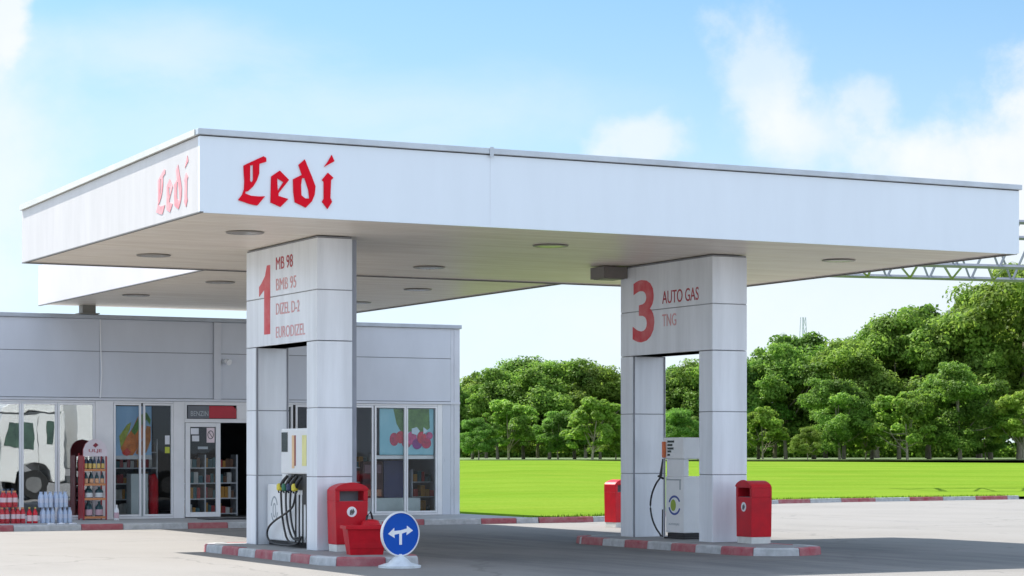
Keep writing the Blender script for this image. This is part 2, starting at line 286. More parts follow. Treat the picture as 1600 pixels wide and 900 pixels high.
# ------------------------------------------------------------------ mesh builder
class MB:
    def __init__(s): s.v = []; s.f = []; s.mi = []
    def add(s, vs, fs, mi=0):
        o = len(s.v); s.v += [tuple(x) for x in vs]; s.f += [tuple(i + o for i in f) for f in fs]; s.mi += [mi] * len(fs); return s
    def box(s, x0, x1, y0, y1, z0, z1, mi=0):
        v = [(x, y, z) for z in (z0, z1) for y in (y0, y1) for x in (x0, x1)]
        return s.add(v, [(0, 2, 3, 1), (4, 5, 7, 6), (0, 1, 5, 4), (2, 6, 7, 3), (0, 4, 6, 2), (1, 3, 7, 5)], mi)
    def tube(s, pts, r, n=8, cap=True, mi=0):
        pts = [Vector(p) for p in pts]; rs = r if isinstance(r, (list, tuple)) else [r] * len(pts)
        ring = []; ref = None
        for i, p in enumerate(pts):
            d = (pts[min(i + 1, len(pts) - 1)] - pts[max(i - 1, 0)]).normalized()
            if ref is None: ref = Vector((0, 0, 1)) if abs(d.z) < 0.9 else Vector((1, 0, 0))
            a = d.cross(ref)
            if a.length < 1e-4: a = d.orthogonal()
            a.normalize(); b = d.cross(a).normalized(); ref = a.cross(d).normalized() if False else ref
            ring.append([p + a * (rs[i] * math.cos(2 * math.pi * k / n)) + b * (rs[i] * math.sin(2 * math.pi * k / n)) for k in range(n)])
        vs = [v for q in ring for v in q]; fs = []
        for i in range(len(pts) - 1):
            for k in range(n):
                fs.append((i * n + k, i * n + (k + 1) % n, (i + 1) * n + (k + 1) % n, (i + 1) * n + k))
        if cap: fs += [tuple(reversed(range(n))), tuple((len(pts) - 1) * n + k for k in range(n))]
        return s.add(vs, fs, mi)
    def lathe(s, c, prof, n=20, mi=0, sx=1.0, sy=1.0):
        vs = []; fs = []
        for r, z in prof:
            for k in range(n):
                a = 2 * math.pi * k / n; vs.append((c[0] + sx * r * math.cos(a), c[1] + sy * r * math.sin(a), c[2] + z))
        for i in range(len(prof) - 1):
            for k in range(n): fs.append((i * n + k, i * n + (k + 1) % n, (i + 1) * n + (k + 1) % n, (i + 1) * n + k))
        fs += [tuple(reversed(range(n))), tuple((len(prof) - 1) * n + k for k in range(n))]
        return s.add(vs, fs, mi)
    def prism(s, poly, f, d0, d1, mi=0):
        """poly: 2D outline (ccw); f(a,b,d) -> 3D point."""
        n = len(poly); vs = [f(a, b, d0) for a, b in poly] + [f(a, b, d1) for a, b in poly]
        return s.add(vs, [tuple(reversed(range(n))), tuple(range(n, 2 * n))] + [(i, (i + 1) % n, n + (i + 1) % n, n + i) for i in range(n)], mi)
    def mesh(s, name, off, mats):
        m = bpy.data.meshes.new(name); m.from_pydata([(x - off[0], y - off[1], z - off[2]) for x, y, z in s.v], [], s.f)
        for k in mats: m.materials.append(k)
        if len(mats) > 1:
            for i, q in enumerate(s.mi): m.polygons[i].material_index = q
        bm = bmesh.new(); bm.from_mesh(m); bmesh.ops.recalc_face_normals(bm, faces=bm.faces); bm.to_mesh(m); bm.free()
        return m
WORLD_OFF = {}
def wloc(o):
    l = Vector((0, 0, 0))
    while o: l = l + o.location; o = o.parent
    return l
def part(name, mb, m, parent=None, bevel=0.0, smooth=False, loc=None, label=None):
    """parts are written in world coordinates of their (unrotated) thing"""
    off = wloc(parent) if parent else Vector(loc or (0, 0, 0))
    mats = m if isinstance(m, (list, tuple)) else [m]
    me = mb.mesh(name, off, mats) if isinstance(mb, MB) else mb
    o = bpy.data.objects.new(name, me); COL.objects.link(o)
    if parent: o.parent = parent
    else: o.location = off
    if bevel:
        b = o.modifiers.new('bevel', 'BEVEL'); b.width = bevel; b.segments = 2; b.limit_method = 'ANGLE'; b.angle_limit = R(40)
    if smooth:
        me.polygons.foreach_set('use_smooth', [True] * len(me.polygons))
        try: me.set_sharp_from_angle(angle=R(40))
        except Exception: pass
    if label: o['label'] = label
    return o
def thing(name, label, cat, loc=(0, 0, 0), rz=0.0, group=None):
    o = bpy.data.objects.new(name, None); o.empty_display_size = 0.2; COL.objects.link(o); o.location = loc; o.rotation_euler = (0, 0, rz)
    o['label'] = label; o['category'] = cat
    if group: o['group'] = group
    return o
def tag(o, label, cat, group=None):
    o['label'] = label; o['category'] = cat
    if group: o['group'] = group
    return o
def structure(o, kind='structure', label=None):
    o['kind'] = kind
    if label: o['label'] = label
    return o
def copy_tree(o, parent=None):
    c = o.copy(); COL.objects.link(c); c.parent = parent
    for ch in list(o.children): copy_tree(ch, c)
    return c
def local_mesh(name, mb, m, parent, **k):
    """parts of a thing that is rotated: verts given in the thing's own frame"""
    mats = m if isinstance(m, (list, tuple)) else [m]
    me = mb.mesh(name, (0, 0, 0), mats)
    o = part(name, me, mats, None, **k); o.parent = parent; o.location = (0, 0, 0); return o

def text_mesh(s, x0, x1, z0, z1, frame, depth=0.006, bold=0.0):
    """text fitted to a rectangle; frame(a, b, d) -> 3D point"""
    cu = bpy.data.curves.new('text', 'FONT'); cu.body = s; cu.extrude = 0.5; cu.offset = bold; cu.resolution_u = 4
    ob = bpy.data.objects.new('text', cu); COL.objects.link(ob); bpy.context.view_layer.update()
    dg = bpy.context.evaluated_depsgraph_get(); me = bpy.data.meshes.new_from_object(ob.evaluated_get(dg))
    bpy.data.objects.remove(ob); bpy.data.curves.remove(cu)
    vs = [v.co.copy() for v in me.vertices]; fs = [tuple(p.vertices) for p in me.polygons]; bpy.data.meshes.remove(me)
    ax, bx = min(v.x for v in vs), max(v.x for v in vs); ay, by = min(v.y for v in vs), max(v.y for v in vs)
    mb = MB(); mb.add([frame(x0 + (v.x - ax) / (bx - ax) * (x1 - x0), z0 + (v.y - ay) / (by - ay) * (z1 - z0), depth * (v.z + 0.5)) for v in vs], fs); return mb
def shape_mesh(polys, frame, depth=0.008):
    cu = bpy.data.curves.new('shape', 'CURVE'); cu.dimensions = '2D'; cu.fill_mode = 'BOTH'; cu.extrude = 0.5
    for p in polys:
        sp = cu.splines.new('POLY'); sp.points.add(len(p) - 1); sp.use_cyclic_u = True
        for q, (a, b) in zip(sp.points, p): q.co = (a, b, 0, 1)
    ob = bpy.data.objects.new('shape', cu); COL.objects.link(ob); bpy.context.view_layer.update()
    dg = bpy.context.evaluated_depsgraph_get(); me = bpy.data.meshes.new_from_object(ob.evaluated_get(dg))
    bpy.data.objects.remove(ob); bpy.data.curves.remove(cu)
    mb = MB(); mb.add([frame(v.co.x, v.co.y, depth * (v.co.z + 0.5)) for v in me.vertices], [tuple(p.vertices) for p in me.polygons]); bpy.data.meshes.remove(me); return mb
def frontf(y0): return lambda a, b, d: (a, y0 - d, b)             # plane facing -y, a runs along +x
def leftf(x0): return lambda a, b, d: (x0 - d, -a, b)             # plane facing -x, a = -y

# ------------------------------------------------------------------ ground
F = Vector((math.sin(YAW), math.cos(YAW), 0)); RT = Vector((math.cos(YAW), -math.sin(YAW), 0))
def cw(pxx, D): return CAM.xy.to_3d() + F * D + RT * ((pxx - 800) * D / 3511.0)
g = MB(); g.add([(-6000, -6000, 0), (6000, -6000, 0), (6000, 6000, 0), (-6000, 6000, 0)], [(0, 1, 2, 3)])
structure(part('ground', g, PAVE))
KERB = [(-400, 31.0), (13.0, 31.0), (13.75, 30.0), (13.8, 16.35), (15.0, 16.3), (16.5, 16.9), (19, 19.3), (22, 22.9), (25, 26.3), (27.5, 28.8), (29.8, 30.25), (33, 31.1), (41, 32.1), (60, 34.5), (120, 42), (400, 70)]
def sm(t): t = max(0, min(1, t)); return t * t * (3 - 2 * t)
g = MB(); TS = [0, 1, 3, 6, 10, 16, 24, 34, 46, 60, 76, 94, 114, 140, 180, 260, 500, 1500, 5000]
vs = [(x + F.x * t, y + F.y * t, 0.10 + 0.93 * sm(t / 118)) for x, y in KERB for t in TS]
nT = len(TS); fs = [(i * nT + j, (i + 1) * nT + j, (i + 1) * nT + j + 1, i * nT + j + 1) for i in range(len(KERB) - 1) for j in range(nT - 1)]
g.add(vs, fs); structure(part('lawn', g, GRASS))
# shaded woodland ground and a path behind the first trees
def strip(name, d0, d1, z, m, p0=-900, p1=3200):
    g = MB(); q = [cw(p0, d0), cw(p1, d0), cw(p1, d1), cw(p0, d1)]; g.add([(a.x, a.y, z) for a in q], [(0, 1, 2, 3)]); structure(part(name, g, m))
strip('woodland_ground', 176, 700, 1.06, FARGROUND)
strip('path', 222, 228, 1.09, PATHM)

def kerb_run(pts, h, w, seg, name, label, first=0, bot=0.0, wpat=(1, 1)):
    """row of painted kerb stones along a polyline; each stone its own mesh"""
    t = thing(name, label, 'kerb', (pts[0][0], pts[0][1], 0))
    L = [Vector((*p, 0)) for p in pts]; acc = [0]
    for a, b in zip(L, L[1:]): acc.append(acc[-1] + (b - a).length)
    def at(s):
        s = max(0, min(acc[-1], s))
        for i in range(len(L) - 1):
            if s <= acc[i + 1] + 1e-9:
                k = (s - acc[i]) / (acc[i + 1] - acc[i]); d = (L[i + 1] - L[i]).normalized(); return L[i].lerp(L[i + 1], k), Vector((-d.y, d.x, 0))
    s = 0; k = first
    while s < acc[-1] - 0.05:
        sl = seg * (wpat[k % 2]) ; e = min(s + sl, acc[-1]); n = max(1, int((e - s) / 0.3)); mb = MB()
        pr = []
        for i in range(n + 1):
            p, nn = at(s + 0.006 + (e - s - 0.012) * i / n); pr.append((p, nn))
        for i in range(n):
            (p, a), (q, b) = pr[i], pr[i + 1]
            vv = [p, q, q + b * w, p + a * w]
            hh = h + 0.004 * math.sin(k * 2.1)
            prof = [(0, bot), (0.012, hh - 0.02), (0.03, hh), (w, hh), (w, bot)]
            o = len(mb.v)
            mb.v += [tuple(p + a * u + Vector((0, 0, z))) for u, z in prof] + [tuple(q + b * u + Vector((0, 0, z))) for u, z in prof]
            for m_ in range(4): mb.f.append((o + m_, o + m_ + 5, o + m_ + 6, o + m_ + 1)); mb.mi.append(0)
            if i == 0: mb.f.append(tuple(range(o, o + 5))); mb.mi.append(0)
            if i == n - 1: mb.f.append(tuple(range(o + 5, o + 10))); mb.mi.append(0)
        part('kerb_stone', mb, KRED if k % 2 else KWHITE, t)
        s = e; k += 1
    return t
def arc(cx, cy, r, a0, a1, n=8): return [(cx + r * math.cos(R(a0 + (a1 - a0) * i / n)), cy + r * math.sin(R(a0 + (a1 - a0) * i / n))) for i in range(n + 1)]
def island(x0, x1, y0, y1, r, label, seg, first):
    # outline travels clockwise seen from above so that the inside lies to the left of travel -> ccw
    path = [(x0, y1 - r)] + arc(x0 + r, y0 + r, r, 180, 270) + arc(x1 - r, y0 + r, r, 270, 360) + arc(x1 - r, y1 - r, r, 0, 90) + arc(x0 + r, y1 - r, r, 90, 180)
    t = kerb_run(path, 0.125, 0.16, seg, 'pump_island', label, first); t['category'] = 'kerb island'
    w = 0.15; q = [(x0 + w, y1 - r)] + arc(x0 + r, y0 + r, r - w, 180, 270) + arc(x1 - r, y0 + r, r - w, 270, 360) + arc(x1 - r, y1 - r, r - w, 0, 90) + arc(x0 + r, y1 - r, r - w, 90, 175)
    mb = MB(); mb.prism(q, lambda a, b, d: (a, b, d), 0.01, 0.118); part('island_top', mb, KTOP, t); return t
island(1.98, 3.52, -0.10, 6.1, 0.72, 'red and white kerbed island carrying the four hose dispenser and the red sand box', 0.74, 0)
island(8.95, 10.50, -0.15, 6.2, 0.74, 'red and white kerbed island carrying the single hose autogas dispenser', 0.76, 1)

V = []; rg = np.random.default_rng(3); KP = KERB[3:13]
for (ax, ay), (bx, by) in zip(KP, KP[1:]):
    L_ = math.hypot(bx - ax, by - ay); n = int(L_ * 130); tt = rg.random(n); dx, dy = (bx - ax) / L_, (by - ay) / L_
    off = rg.random(n) ** 2 * 0.7 + 0.06
    for k in range(n):
        x = ax + (bx - ax) * tt[k] - dy * off[k]; y = ay + (by - ay) * tt[k] + dx * off[k]; a = rg.uniform(0, 6.28); w = rg.uniform(0.010, 0.022); h = rg.uniform(0.03, 0.10); lx, ly = rg.uniform(-0.04, 0.04, 2)
        V += [(x - w * math.cos(a), y - w * math.sin(a), 0.095), (x + w * math.cos(a), y + w * math.sin(a), 0.095), (x + lx, y + ly, 0.10 + h)]
g = MB(); g.v = V; g.f = [(3 * i, 3 * i + 1, 3 * i + 2) for i in range(len(V) // 3)]; g.mi = [0] * len(g.f)
o = part('edge_grass', g, GRASS); o['kind'] = 'stuff'; o['label'] = 'uneven grass blades along the lawn kerb'; o['category'] = 'grass'

# shop pavement with painted kerb
SY = 16.25; FY = 19.8
g = MB(); g.box(-20, 13.78, SY + 0.14, 31, -0.02, 0.118)
structure(part('pavement', g, mat('pavement_concrete', (0.42, 0.42, 0.415), 0.8, 0, 0.2, 2, bump=0.2, bscale=20)))
kerb_run([(-20, SY), (13.8, SY)], 0.125, 0.15, 1.05, 'pavement_kerb', 'red and white painted kerb along the shop pavement', 1, wpat=(1.35, 0.85))
kerb_run([(13.82, SY)] + KERB[4:13], 0.125, 0.14, 1.55, 'lawn_kerb', 'red and white painted kerb along the edge of the lawn', 1, wpat=(1, 1))

# ------------------------------------------------------------------ canopy
ZS = 4.9
can = thing('station_canopy', 'white flat roofed petrol station canopy with red lettering over the two pump islands', 'canopy', (7.1, 4.6, ZS))
LX, LY = 14.2, 9.25
def ztop(y): return 6.03 - 0.14 * y / LY
mb = MB(); mb.box(0.0, LX, -0.0, 0.07, ZS, 5.93); ff = part('front_fascia', mb, FASCIA, can)
def sloped(x0, x1, y0, y1, z0, dz):
    m_ = MB(); m_.add([(x0, y0, z0), (x1, y0, z0), (x1, y1, z0), (x0, y1, z0), (x0, y0, ztop(y0) - dz), (x1, y0, ztop(y0) - dz), (x1, y1, ztop(y1) - dz), (x0, y1, ztop(y1) - dz)],
                      [(3, 2, 1, 0), (4, 5, 6, 7), (0, 1, 5, 4), (1, 2, 6, 5), (2, 3, 7, 6), (3, 0, 4, 7)]); return m_
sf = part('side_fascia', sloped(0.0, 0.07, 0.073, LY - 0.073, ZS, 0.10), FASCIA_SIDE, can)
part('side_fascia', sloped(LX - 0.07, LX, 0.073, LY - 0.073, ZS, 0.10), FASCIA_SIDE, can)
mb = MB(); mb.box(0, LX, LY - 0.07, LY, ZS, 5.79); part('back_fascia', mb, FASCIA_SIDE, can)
# coping: a folded metal strip, standing slightly proud, with a shadow gap below
mb = MB(); mb.box(-0.035, LX + 0.035, -0.045, 0.09, 5.945, 6.03); part('coping', mb, COPING, can, bevel=0.008)
mb = MB(); mb.box(0.004, LX - 0.004, 0.004, 0.09, 5.93, 5.945); part('shadow_gap', mb, DARKTRIM, can)
COPW = mat('side_coping_metal', (0.66, 0.66, 0.62), 0.5, 0.2, 0.1, 2)
for a, b in ((-0.045, 0.09), (LX - 0.09, LX + 0.045)):
    m_ = MB(); y0, y1 = 0.094, LY
    m_.add([(a, y0, 5.945), (b, y0, 5.945), (b, y1, 5.795), (a, y1, 5.795), (a, y0, 6.029), (b, y0, 6.029), (b, y1, 5.89), (a, y1, 5.89)], [(3, 2, 1, 0), (4, 5, 6, 7), (0, 1, 5, 4), (1, 2, 6, 5), (2, 3, 7, 6), (3, 0, 4, 7)])
    part('coping', m_, COPW, can)
m_ = MB(); m_.add([(0.08, 0.08, 5.93), (LX - 0.08, 0.08, 5.93), (LX - 0.08, LY - 0.08, 5.80), (0.08, LY - 0.08, 5.80)], [(0, 1, 2, 3)]); part('roof_sheet', m_, COPING, can)
mb = MB(); mb.box(0.075, LX - 0.075, 0.075, LY - 0.075, ZS + 0.012, ZS + 0.05); so = part('soffit', mb, SOFFIT, can)
mb = MB(); mb.box(-0.004, 0.05, -0.004, LY + 0.004, ZS - 0.018, ZS - 0.001); mb.box(LX - 0.05, LX + 0.004, 0.052, LY + 0.004, ZS - 0.018, ZS - 0.001); mb.box(0.052, LX - 0.052, LY - 0.05, LY + 0.004, ZS - 0.018, ZS - 0.001)
part('edge_trim', mb, mat('edge_trim_grey', (0.16, 0.155, 0.145), 0.5), can)
mb = MB(); mb.box(0.052, LX - 0.052, -0.003, 0.04, ZS - 0.016, ZS - 0.001); part('edge_trim', mb, FASCIA, can)
mb = MB(); mb.box(4.40, 4.46, -0.058, -0.047, 5.90, 6.045); part('coping_clip', mb, COPING, can)
# faint panel seams of the fascia
for x in (4.43,):
    mb = MB(); mb.box(x - 0.002, x + 0.002, -0.002, -0.0005, ZS + 0.01, 5.925); part('panel_seam', mb, mat('seam_grey', (0.66, 0.70, 0.76), 0.5), can)
# stem of the canopy reaching over the shop
TX0, TX1, TY1 = 3.27, 10.62, 20.2
mb = MB(); mb.box(TX0, TX0 + 0.07, LY + 0.003, TY1, ZS, 5.78); part('stem_fascia', mb, mat('stem_fascia_panel', (0.68, 0.65, 0.67), 0.5, 0, 0.05, 1), can)
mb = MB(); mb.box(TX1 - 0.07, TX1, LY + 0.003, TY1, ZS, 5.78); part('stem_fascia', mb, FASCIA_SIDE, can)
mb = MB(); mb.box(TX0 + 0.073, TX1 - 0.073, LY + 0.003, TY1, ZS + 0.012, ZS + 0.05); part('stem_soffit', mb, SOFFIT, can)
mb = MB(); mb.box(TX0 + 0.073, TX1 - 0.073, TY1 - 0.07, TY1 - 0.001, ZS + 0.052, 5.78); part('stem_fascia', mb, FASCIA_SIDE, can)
mb = MB(); mb.box(TX0 + 0.08, TX1 - 0.08, LY + 0.01, TY1 - 0.08, 5.70, 5.74); part('roof_sheet', mb, COPING, can)
for a, b in ((TX0 - 0.004, TX0 + 0.05), (TX1 - 0.05, TX1 + 0.004)):
    mb = MB(); mb.box(a, b, LY + 0.006, TY1, ZS - 0.018, ZS - 0.001); part('edge_trim', mb, MATS['edge_trim_grey'], can)
for x in (4.30, 9.75):
    mb = MB(); mb.box(x - 0.15, x + 0.15, 19.75, 20.05, 4.712, ZS + 0.01); mb.box(x - 0.22, x + 0.22, 19.68, 20.12, 4.705, 4.73); part('roof_post', mb, mat('post_grey', (0.22, 0.22, 0.2), 0.6), can)
# recessed lamps in the soffit: shallow discs with a darker rim
LAMP = mat('lamp_lens', (0.38, 0.36, 0.32), 0.25)
RIM = mat('lamp_rim', (0.26, 0.24, 0.21), 0.4, 0.1)
for (x, y) in ((1.6, 2.55), (1.6, 6.9), (6.68, 2.35), (6.72, 7.0), (12.36, 2.5), (12.36, 7.0), (4.25, 16.2), (8.8, 12.0), (4.6, 12.0), (9.3, 16.2)):
    mb = MB(); mb.lathe((x, y, 0), [(0.18, ZS + 0.011), (0.27, ZS + 0.010), (0.29, ZS + 0.003), (0.275, ZS - 0.010), (0.235, ZS - 0.010)][::-1], 28); l = part('ceiling_light', mb, RIM, can, smooth=True)
    mb = MB(); mb.lathe((x, y, 0), [(0.02, ZS - 0.016), (0.16, ZS - 0.014), (0.232, ZS - 0.006), (0.233, ZS + 0.005)], 28); part('lens', mb, LAMP, l, smooth=True)
# lettering
LET = [[[(0.628, 5.557), (0.678, 5.584), (0.918, 5.703), (0.958, 5.685), (0.961, 5.63), (0.858, 5.594), (0.856, 5.462), (0.823, 5.366), (0.768, 5.278), (0.693, 5.208), (0.65, 5.197), (0.656, 5.173), (0.738, 5.147), (0.858, 5.144), (0.943, 5.151), (0.828, 5.018), (0.728, 5.031), (0.549, 5.079), (0.609, 5.157), (0.636, 5.234), (0.641, 5.347), (0.633, 5.459)],
[(0.723, 5.563), (0.768, 5.575), (0.768, 5.363), (0.74, 5.328), (0.723, 5.351)]],
[[(1.034, 5.43), (1.16, 5.519), (1.296, 5.397), (1.14, 5.204), (1.14, 5.166), (1.286, 5.131), (1.17, 5.016), (1.024, 5.07), (1.029, 5.255)],
[(1.119, 5.411), (1.215, 5.364), (1.129, 5.232)]],
[[(1.439, 5.614), (1.531, 5.696), (1.562, 5.626), (1.638, 5.459), (1.692, 5.328), (1.679, 5.213), (1.638, 5.116), (1.546, 5.025), (1.383, 5.093), (1.363, 5.234), (1.358, 5.41), (1.49, 5.479)],
[(1.49, 5.436), (1.531, 5.434), (1.587, 5.275), (1.602, 5.152), (1.536, 5.153), (1.48, 5.193), (1.475, 5.335)]],
[[(1.88, 5.53), (1.963, 5.463), (1.926, 5.427), (1.916, 5.178), (1.942, 5.126), (1.875, 5.022), (1.792, 5.119), (1.818, 5.163), (1.818, 5.402), (1.79, 5.424)],
[(1.937, 5.782), (1.978, 5.698), (1.823, 5.608), (1.885, 5.693)]]]
for L in LET: part('letter', shape_mesh(L, frontf(-0.001), 0.02), LETTER, ff)
for L in LET:
    L2 = [[(-(1.87 - (a - 0.549) * 0.985), 5.00 + (b - 5.01) * 0.93) for a, b in p] for p in L]
    part('letter', shape_mesh(L2, leftf(-0.001), 0.006), PINK, sf)

# ------------------------------------------------------------------ portal columns
def portal(x0, x1, label):
    y0, y1, d = 2.45, 5.5, 0.42
    t = thing('portal_column', label, 'column', ((x0 + x1) / 2, (y0 + y1) / 2, 0.118))
    zb = 0.119
    JZ = [zb, 1.24, 2.29, 3.31]
    for a, b in ((y0, y0 + d), (y1 - d, y1)):
        mb = MB(); mb.box(x0 + 0.01, x1 - 0.01, a + 0.01, b - 0.01, zb, 3.31, 1)
        for z0, z1 in zip(JZ, JZ[1:]): mb.box(x0, x1, a, b, z0 + (0.006 if z0 > 0.2 else 0), z1 - 0.006)
        part('leg', mb, [CLAD, JOINT], t, bevel=0.006)
    mb = MB(); mb.box(x0 + 0.01, x1 - 0.01, y0 + 0.01, y1 - 0.01, 3.316, ZS - 0.002, 1)
    for z0, z1 in ((3.316, 4.08), (4.092, ZS - 0.03)): mb.box(x0, x1, y0, y1, z0, z1)
    lp = part('lintel_panel', mb, [CLAD, JOINT], t, bevel=0.006)
    mb = MB(); mb.box(x0 + 0.05, x1 - 0.05, y1 - d - 0.012, y1 - d - 0.001, zb, 3.30); mb2 = MB()
    fr = MB(); fr.box(x0 + 0.015, x0 + 0.04, y1 - d - 0.014, y1 - d - 0.001, zb, 3.31); fr.box(x1 - 0.04, x1 - 0.015, y1 - d - 0.014, y1 - d - 0.001, zb, 3.31); part('corner_joint', fr, JOINT, t)
    return t, lp
P1, lp1 = portal(2.72, 3.30, 'grey clad portal column marked 1 with four faded fuel names')
P3, lp3 = portal(9.78, 10.46, 'grey clad portal column marked 3 with AUTO GAS and TNG in red')
mb = MB(); mb.box(3.302, 3.40, 2.52, 2.86, 0.119, ZS - 0.03); part('cable_duct', mb, mat('duct_grey', (0.30, 0.32, 0.37), 0.5), P1)
f1 = leftf(2.719); f3_ = leftf(9.779)
one = [[(-4.68, 3.50), (-4.42, 3.50), (-4.42, 4.60), (-4.56, 4.60), (-4.64, 4.44), (-4.82, 4.32), (-4.91, 4.28), (-4.91, 4.12), (-4.68, 4.22)]]
part('number', shape_mesh(one, f1, 0.004), NUMRED, lp1)
for s, a, b, z0, z1, m_ in (('MB 98', -4.16, -3.44, 4.50, 4.70, TXTDARK), ('BMB 95', -4.16, -3.30, 4.17, 4.36, TXTRED), ('DIZEL D-2', -4.16, -3.16, 3.79, 3.97, TXTRED), ('EURODIZEL', -4.16, -2.93, 3.42, 3.60, TXTRED)):
    part('lettering', text_mesh(s, a, b, z0, z1, f1, 0.004, 0.0), m_, lp1)
part('number', text_mesh('3', -5.07, -4.33, 3.54, 4.63, f3_, 0.004, 0.018), NUMRED, lp3)
part('lettering', text_mesh('AUTO GAS', -4.06, -2.88, 4.17, 4.39, f3_, 0.004, 0.0), TXTDARK, lp3)
part('lettering', text_mesh('TNG', -4.06, -3.60, 3.78, 3.99, f3_, 0.004, 0.0), TXTRED, lp3)
mb = MB(); mb.box(9.30, 9.775, 5.25, 5.75, 4.69, 4.895); mb.box(9.34, 9.74, 5.29, 5.71, 4.68, 4.689)
tag(part('junction_box', mb, mat('junction_grey', (0.20, 0.185, 0.17), 0.5), None, bevel=0.01, loc=(9.54, 5.5, 4.9)), 'dark grey box under the ceiling against the column marked 3', 'box')

# ------------------------------------------------------------------ dispensers
def ring_pts(cx, cz, rx, rz, a0, a1, n=20): return [(cx + rx * math.cos(R(a0 + (a1 - a0) * i / n)), cz + rz * math.sin(R(a0 + (a1 - a0) * i / n))) for i in range(n + 1)]
def ring_shape(cx, cz, rx, rz, w, a0, a1):
    return ring_pts(cx, cz, rx, rz, a0, a1) + ring_pts(cx, cz, rx - w, rz - w, a1, a0)
def fuel_dispenser():
    t = thing('fuel_dispenser', 'white four hose fuel dispenser with black hoses inside the column marked 1', 'fuel pump', (3.07, 3.8, 0.118))
    X = 2.90
    mb = MB(); mb.box(X + 0.03, 3.25, 2.93, 5.02, 0.119, 0.20); part('plinth', mb, BLACK, t)
    mb = MB(); mb.box(X, 3.27, 4.36, 5.03, 0.20, 1.10); mb.box(X, 3.27, 2.9, 4.358, 0.20, 1.02); ca = part('cabinet', mb, WHITE, t, bevel=0.02)
    fl = leftf(X - 0.001)
    part('emblem', shape_mesh([ring_shape(-4.70, 0.70, 0.15, 0.21, 0.03, 20, 165), ring_shape(-4.70, 0.70, 0.15, 0.21, 0.03, 200, 345), ring_shape(-4.70, 0.68, 0.07, 0.12, 0.025, -80, 260)], fl, 0.003), LOGOGREY, ca)
    mb = MB(); mb.box(X, 3.27, 2.9, 4.42, 1.27, 1.99); hd = part('head', mb, WHITE, t, bevel=0.025)
    mb = MB(); mb.box(X - 0.008, X - 0.001, 4.12, 4.37, 1.62, 1.93); sc = part('display', mb, SCREEN, hd)
    mb = MB(); mb.box(X - 0.006, X - 0.001, 3.83, 3.93, 1.36, 1.88); part('price_strip', mb, PEACH, hd)
    mb = MB(); mb.box(X - 0.006, X - 0.001, 3.77, 3.822, 1.40, 1.88); part('price_strip', mb, MAROON, hd)
    mb = MB(); mb.box(X - 0.006, X - 0.001, 3.32, 3.50, 1.40, 1.88); part('price_strip', mb, PALEYEL, hd)
    mb = MB(); mb.box(X + 0.10, 3.25, 2.95, 4.36, 1.02, 1.27); mb.box(X, X + 0.1, 4.12, 4.36, 1.0, 1.265, 1); part('nozzle_bay', mb, [BLACK, WHITE], t)
    mb = MB(); mb.box(X - 0.03, X - 0.002, 3.20, 3.42, 0.80, 1.26); part('nozzle_guard', mb, BLACK, t)
    cols = [YELLOW, GREEN, NAVY, YELLOW]
    for i, y in enumerate((4.20, 3.98, 3.78, 3.56)):
        m_ = MB(); m_.tube([(X - 0.02, y - 0.12, 1.24), (X - 0.06, y - 0.05, 1.16), (X - 0.08, y, 1.08), (X - 0.07, y + 0.01, 0.98)], [0.022, 0.03, 0.034, 0.02], 8)
        m_.tube([(X - 0.08, y + 0.02, 1.10), (X - 0.12, y + 0.05, 1.04), (X - 0.10, y + 0.04, 0.97)], 0.016, 6)
        n = part('nozzle', m_, BLACK, t, smooth=True)
        m2 = MB(); m2.lathe((X - 0.09, y + 0.03, 1.0), [(0.03, 0), (0.055, 0.02), (0.055, 0.09), (0.035, 0.12)], 10); part('nozzle_grip', m2, cols[i], n, smooth=True)
        # hose
        dy = (0.62, -0.10, -0.16, -0.22)[i]; zlow = (0.17, 0.24, 0.27, 0.30)[i]
        ye = 3.42 - 0.02 * i
        if i == 0: pts = [(X - 0.08, y, 0.98), (X - 0.08, 4.22, 0.80), (X - 0.10, 4.0, 0.66)]
        P = [Vector((X - 0.08, y + 0.01, 0.97))]
        if i == 3: way = [(y + 0.02, 0.85), (y + 0.10, 0.74), (4.05, 0.62), (4.45, 0.52), (4.74, 0.40), (4.78, 0.26), (4.60, 0.165), (4.2, 0.145), (3.7, 0.15), (3.4, 0.20), (3.28, 0.30)]
        else: way = [(y + 0.015, 0.8), (y - 0.02, 0.6), (y - 0.1, 0.42), (y - 0.24, zlow + 0.03), (3.52 + 0.03 * i, zlow), (3.36, zlow + 0.02)]
        pts = [(X - 0.08, y + 0.01, 0.98)] + [(X - 0.07 - 0.02 * i * 0.5, a, b) for a, b in way]
        # smooth the path
        sp = [Vector(p) for p in pts]
        for _ in range(2):
            q = [sp[0]]
            for a, b in zip(sp, sp[1:]): q += [a.lerp(b, 0.25), a.lerp(b, 0.75)]
            sp = q + [sp[-1]]
        m3 = MB(); m3.tube(sp, 0.017, 7); part('hose', m3, BLACK, t, smooth=True)
    for i in range(4):
        m3 = MB(); y = 3.75 - 0.15 * i; m3.tube([(X - 0.012, y, 0.20), (X - 0.012, y, 0.95)], 0.011, 6); part('hose_rail', m3, BLACK, t, smooth=True)
    return t
fuel_dispenser()
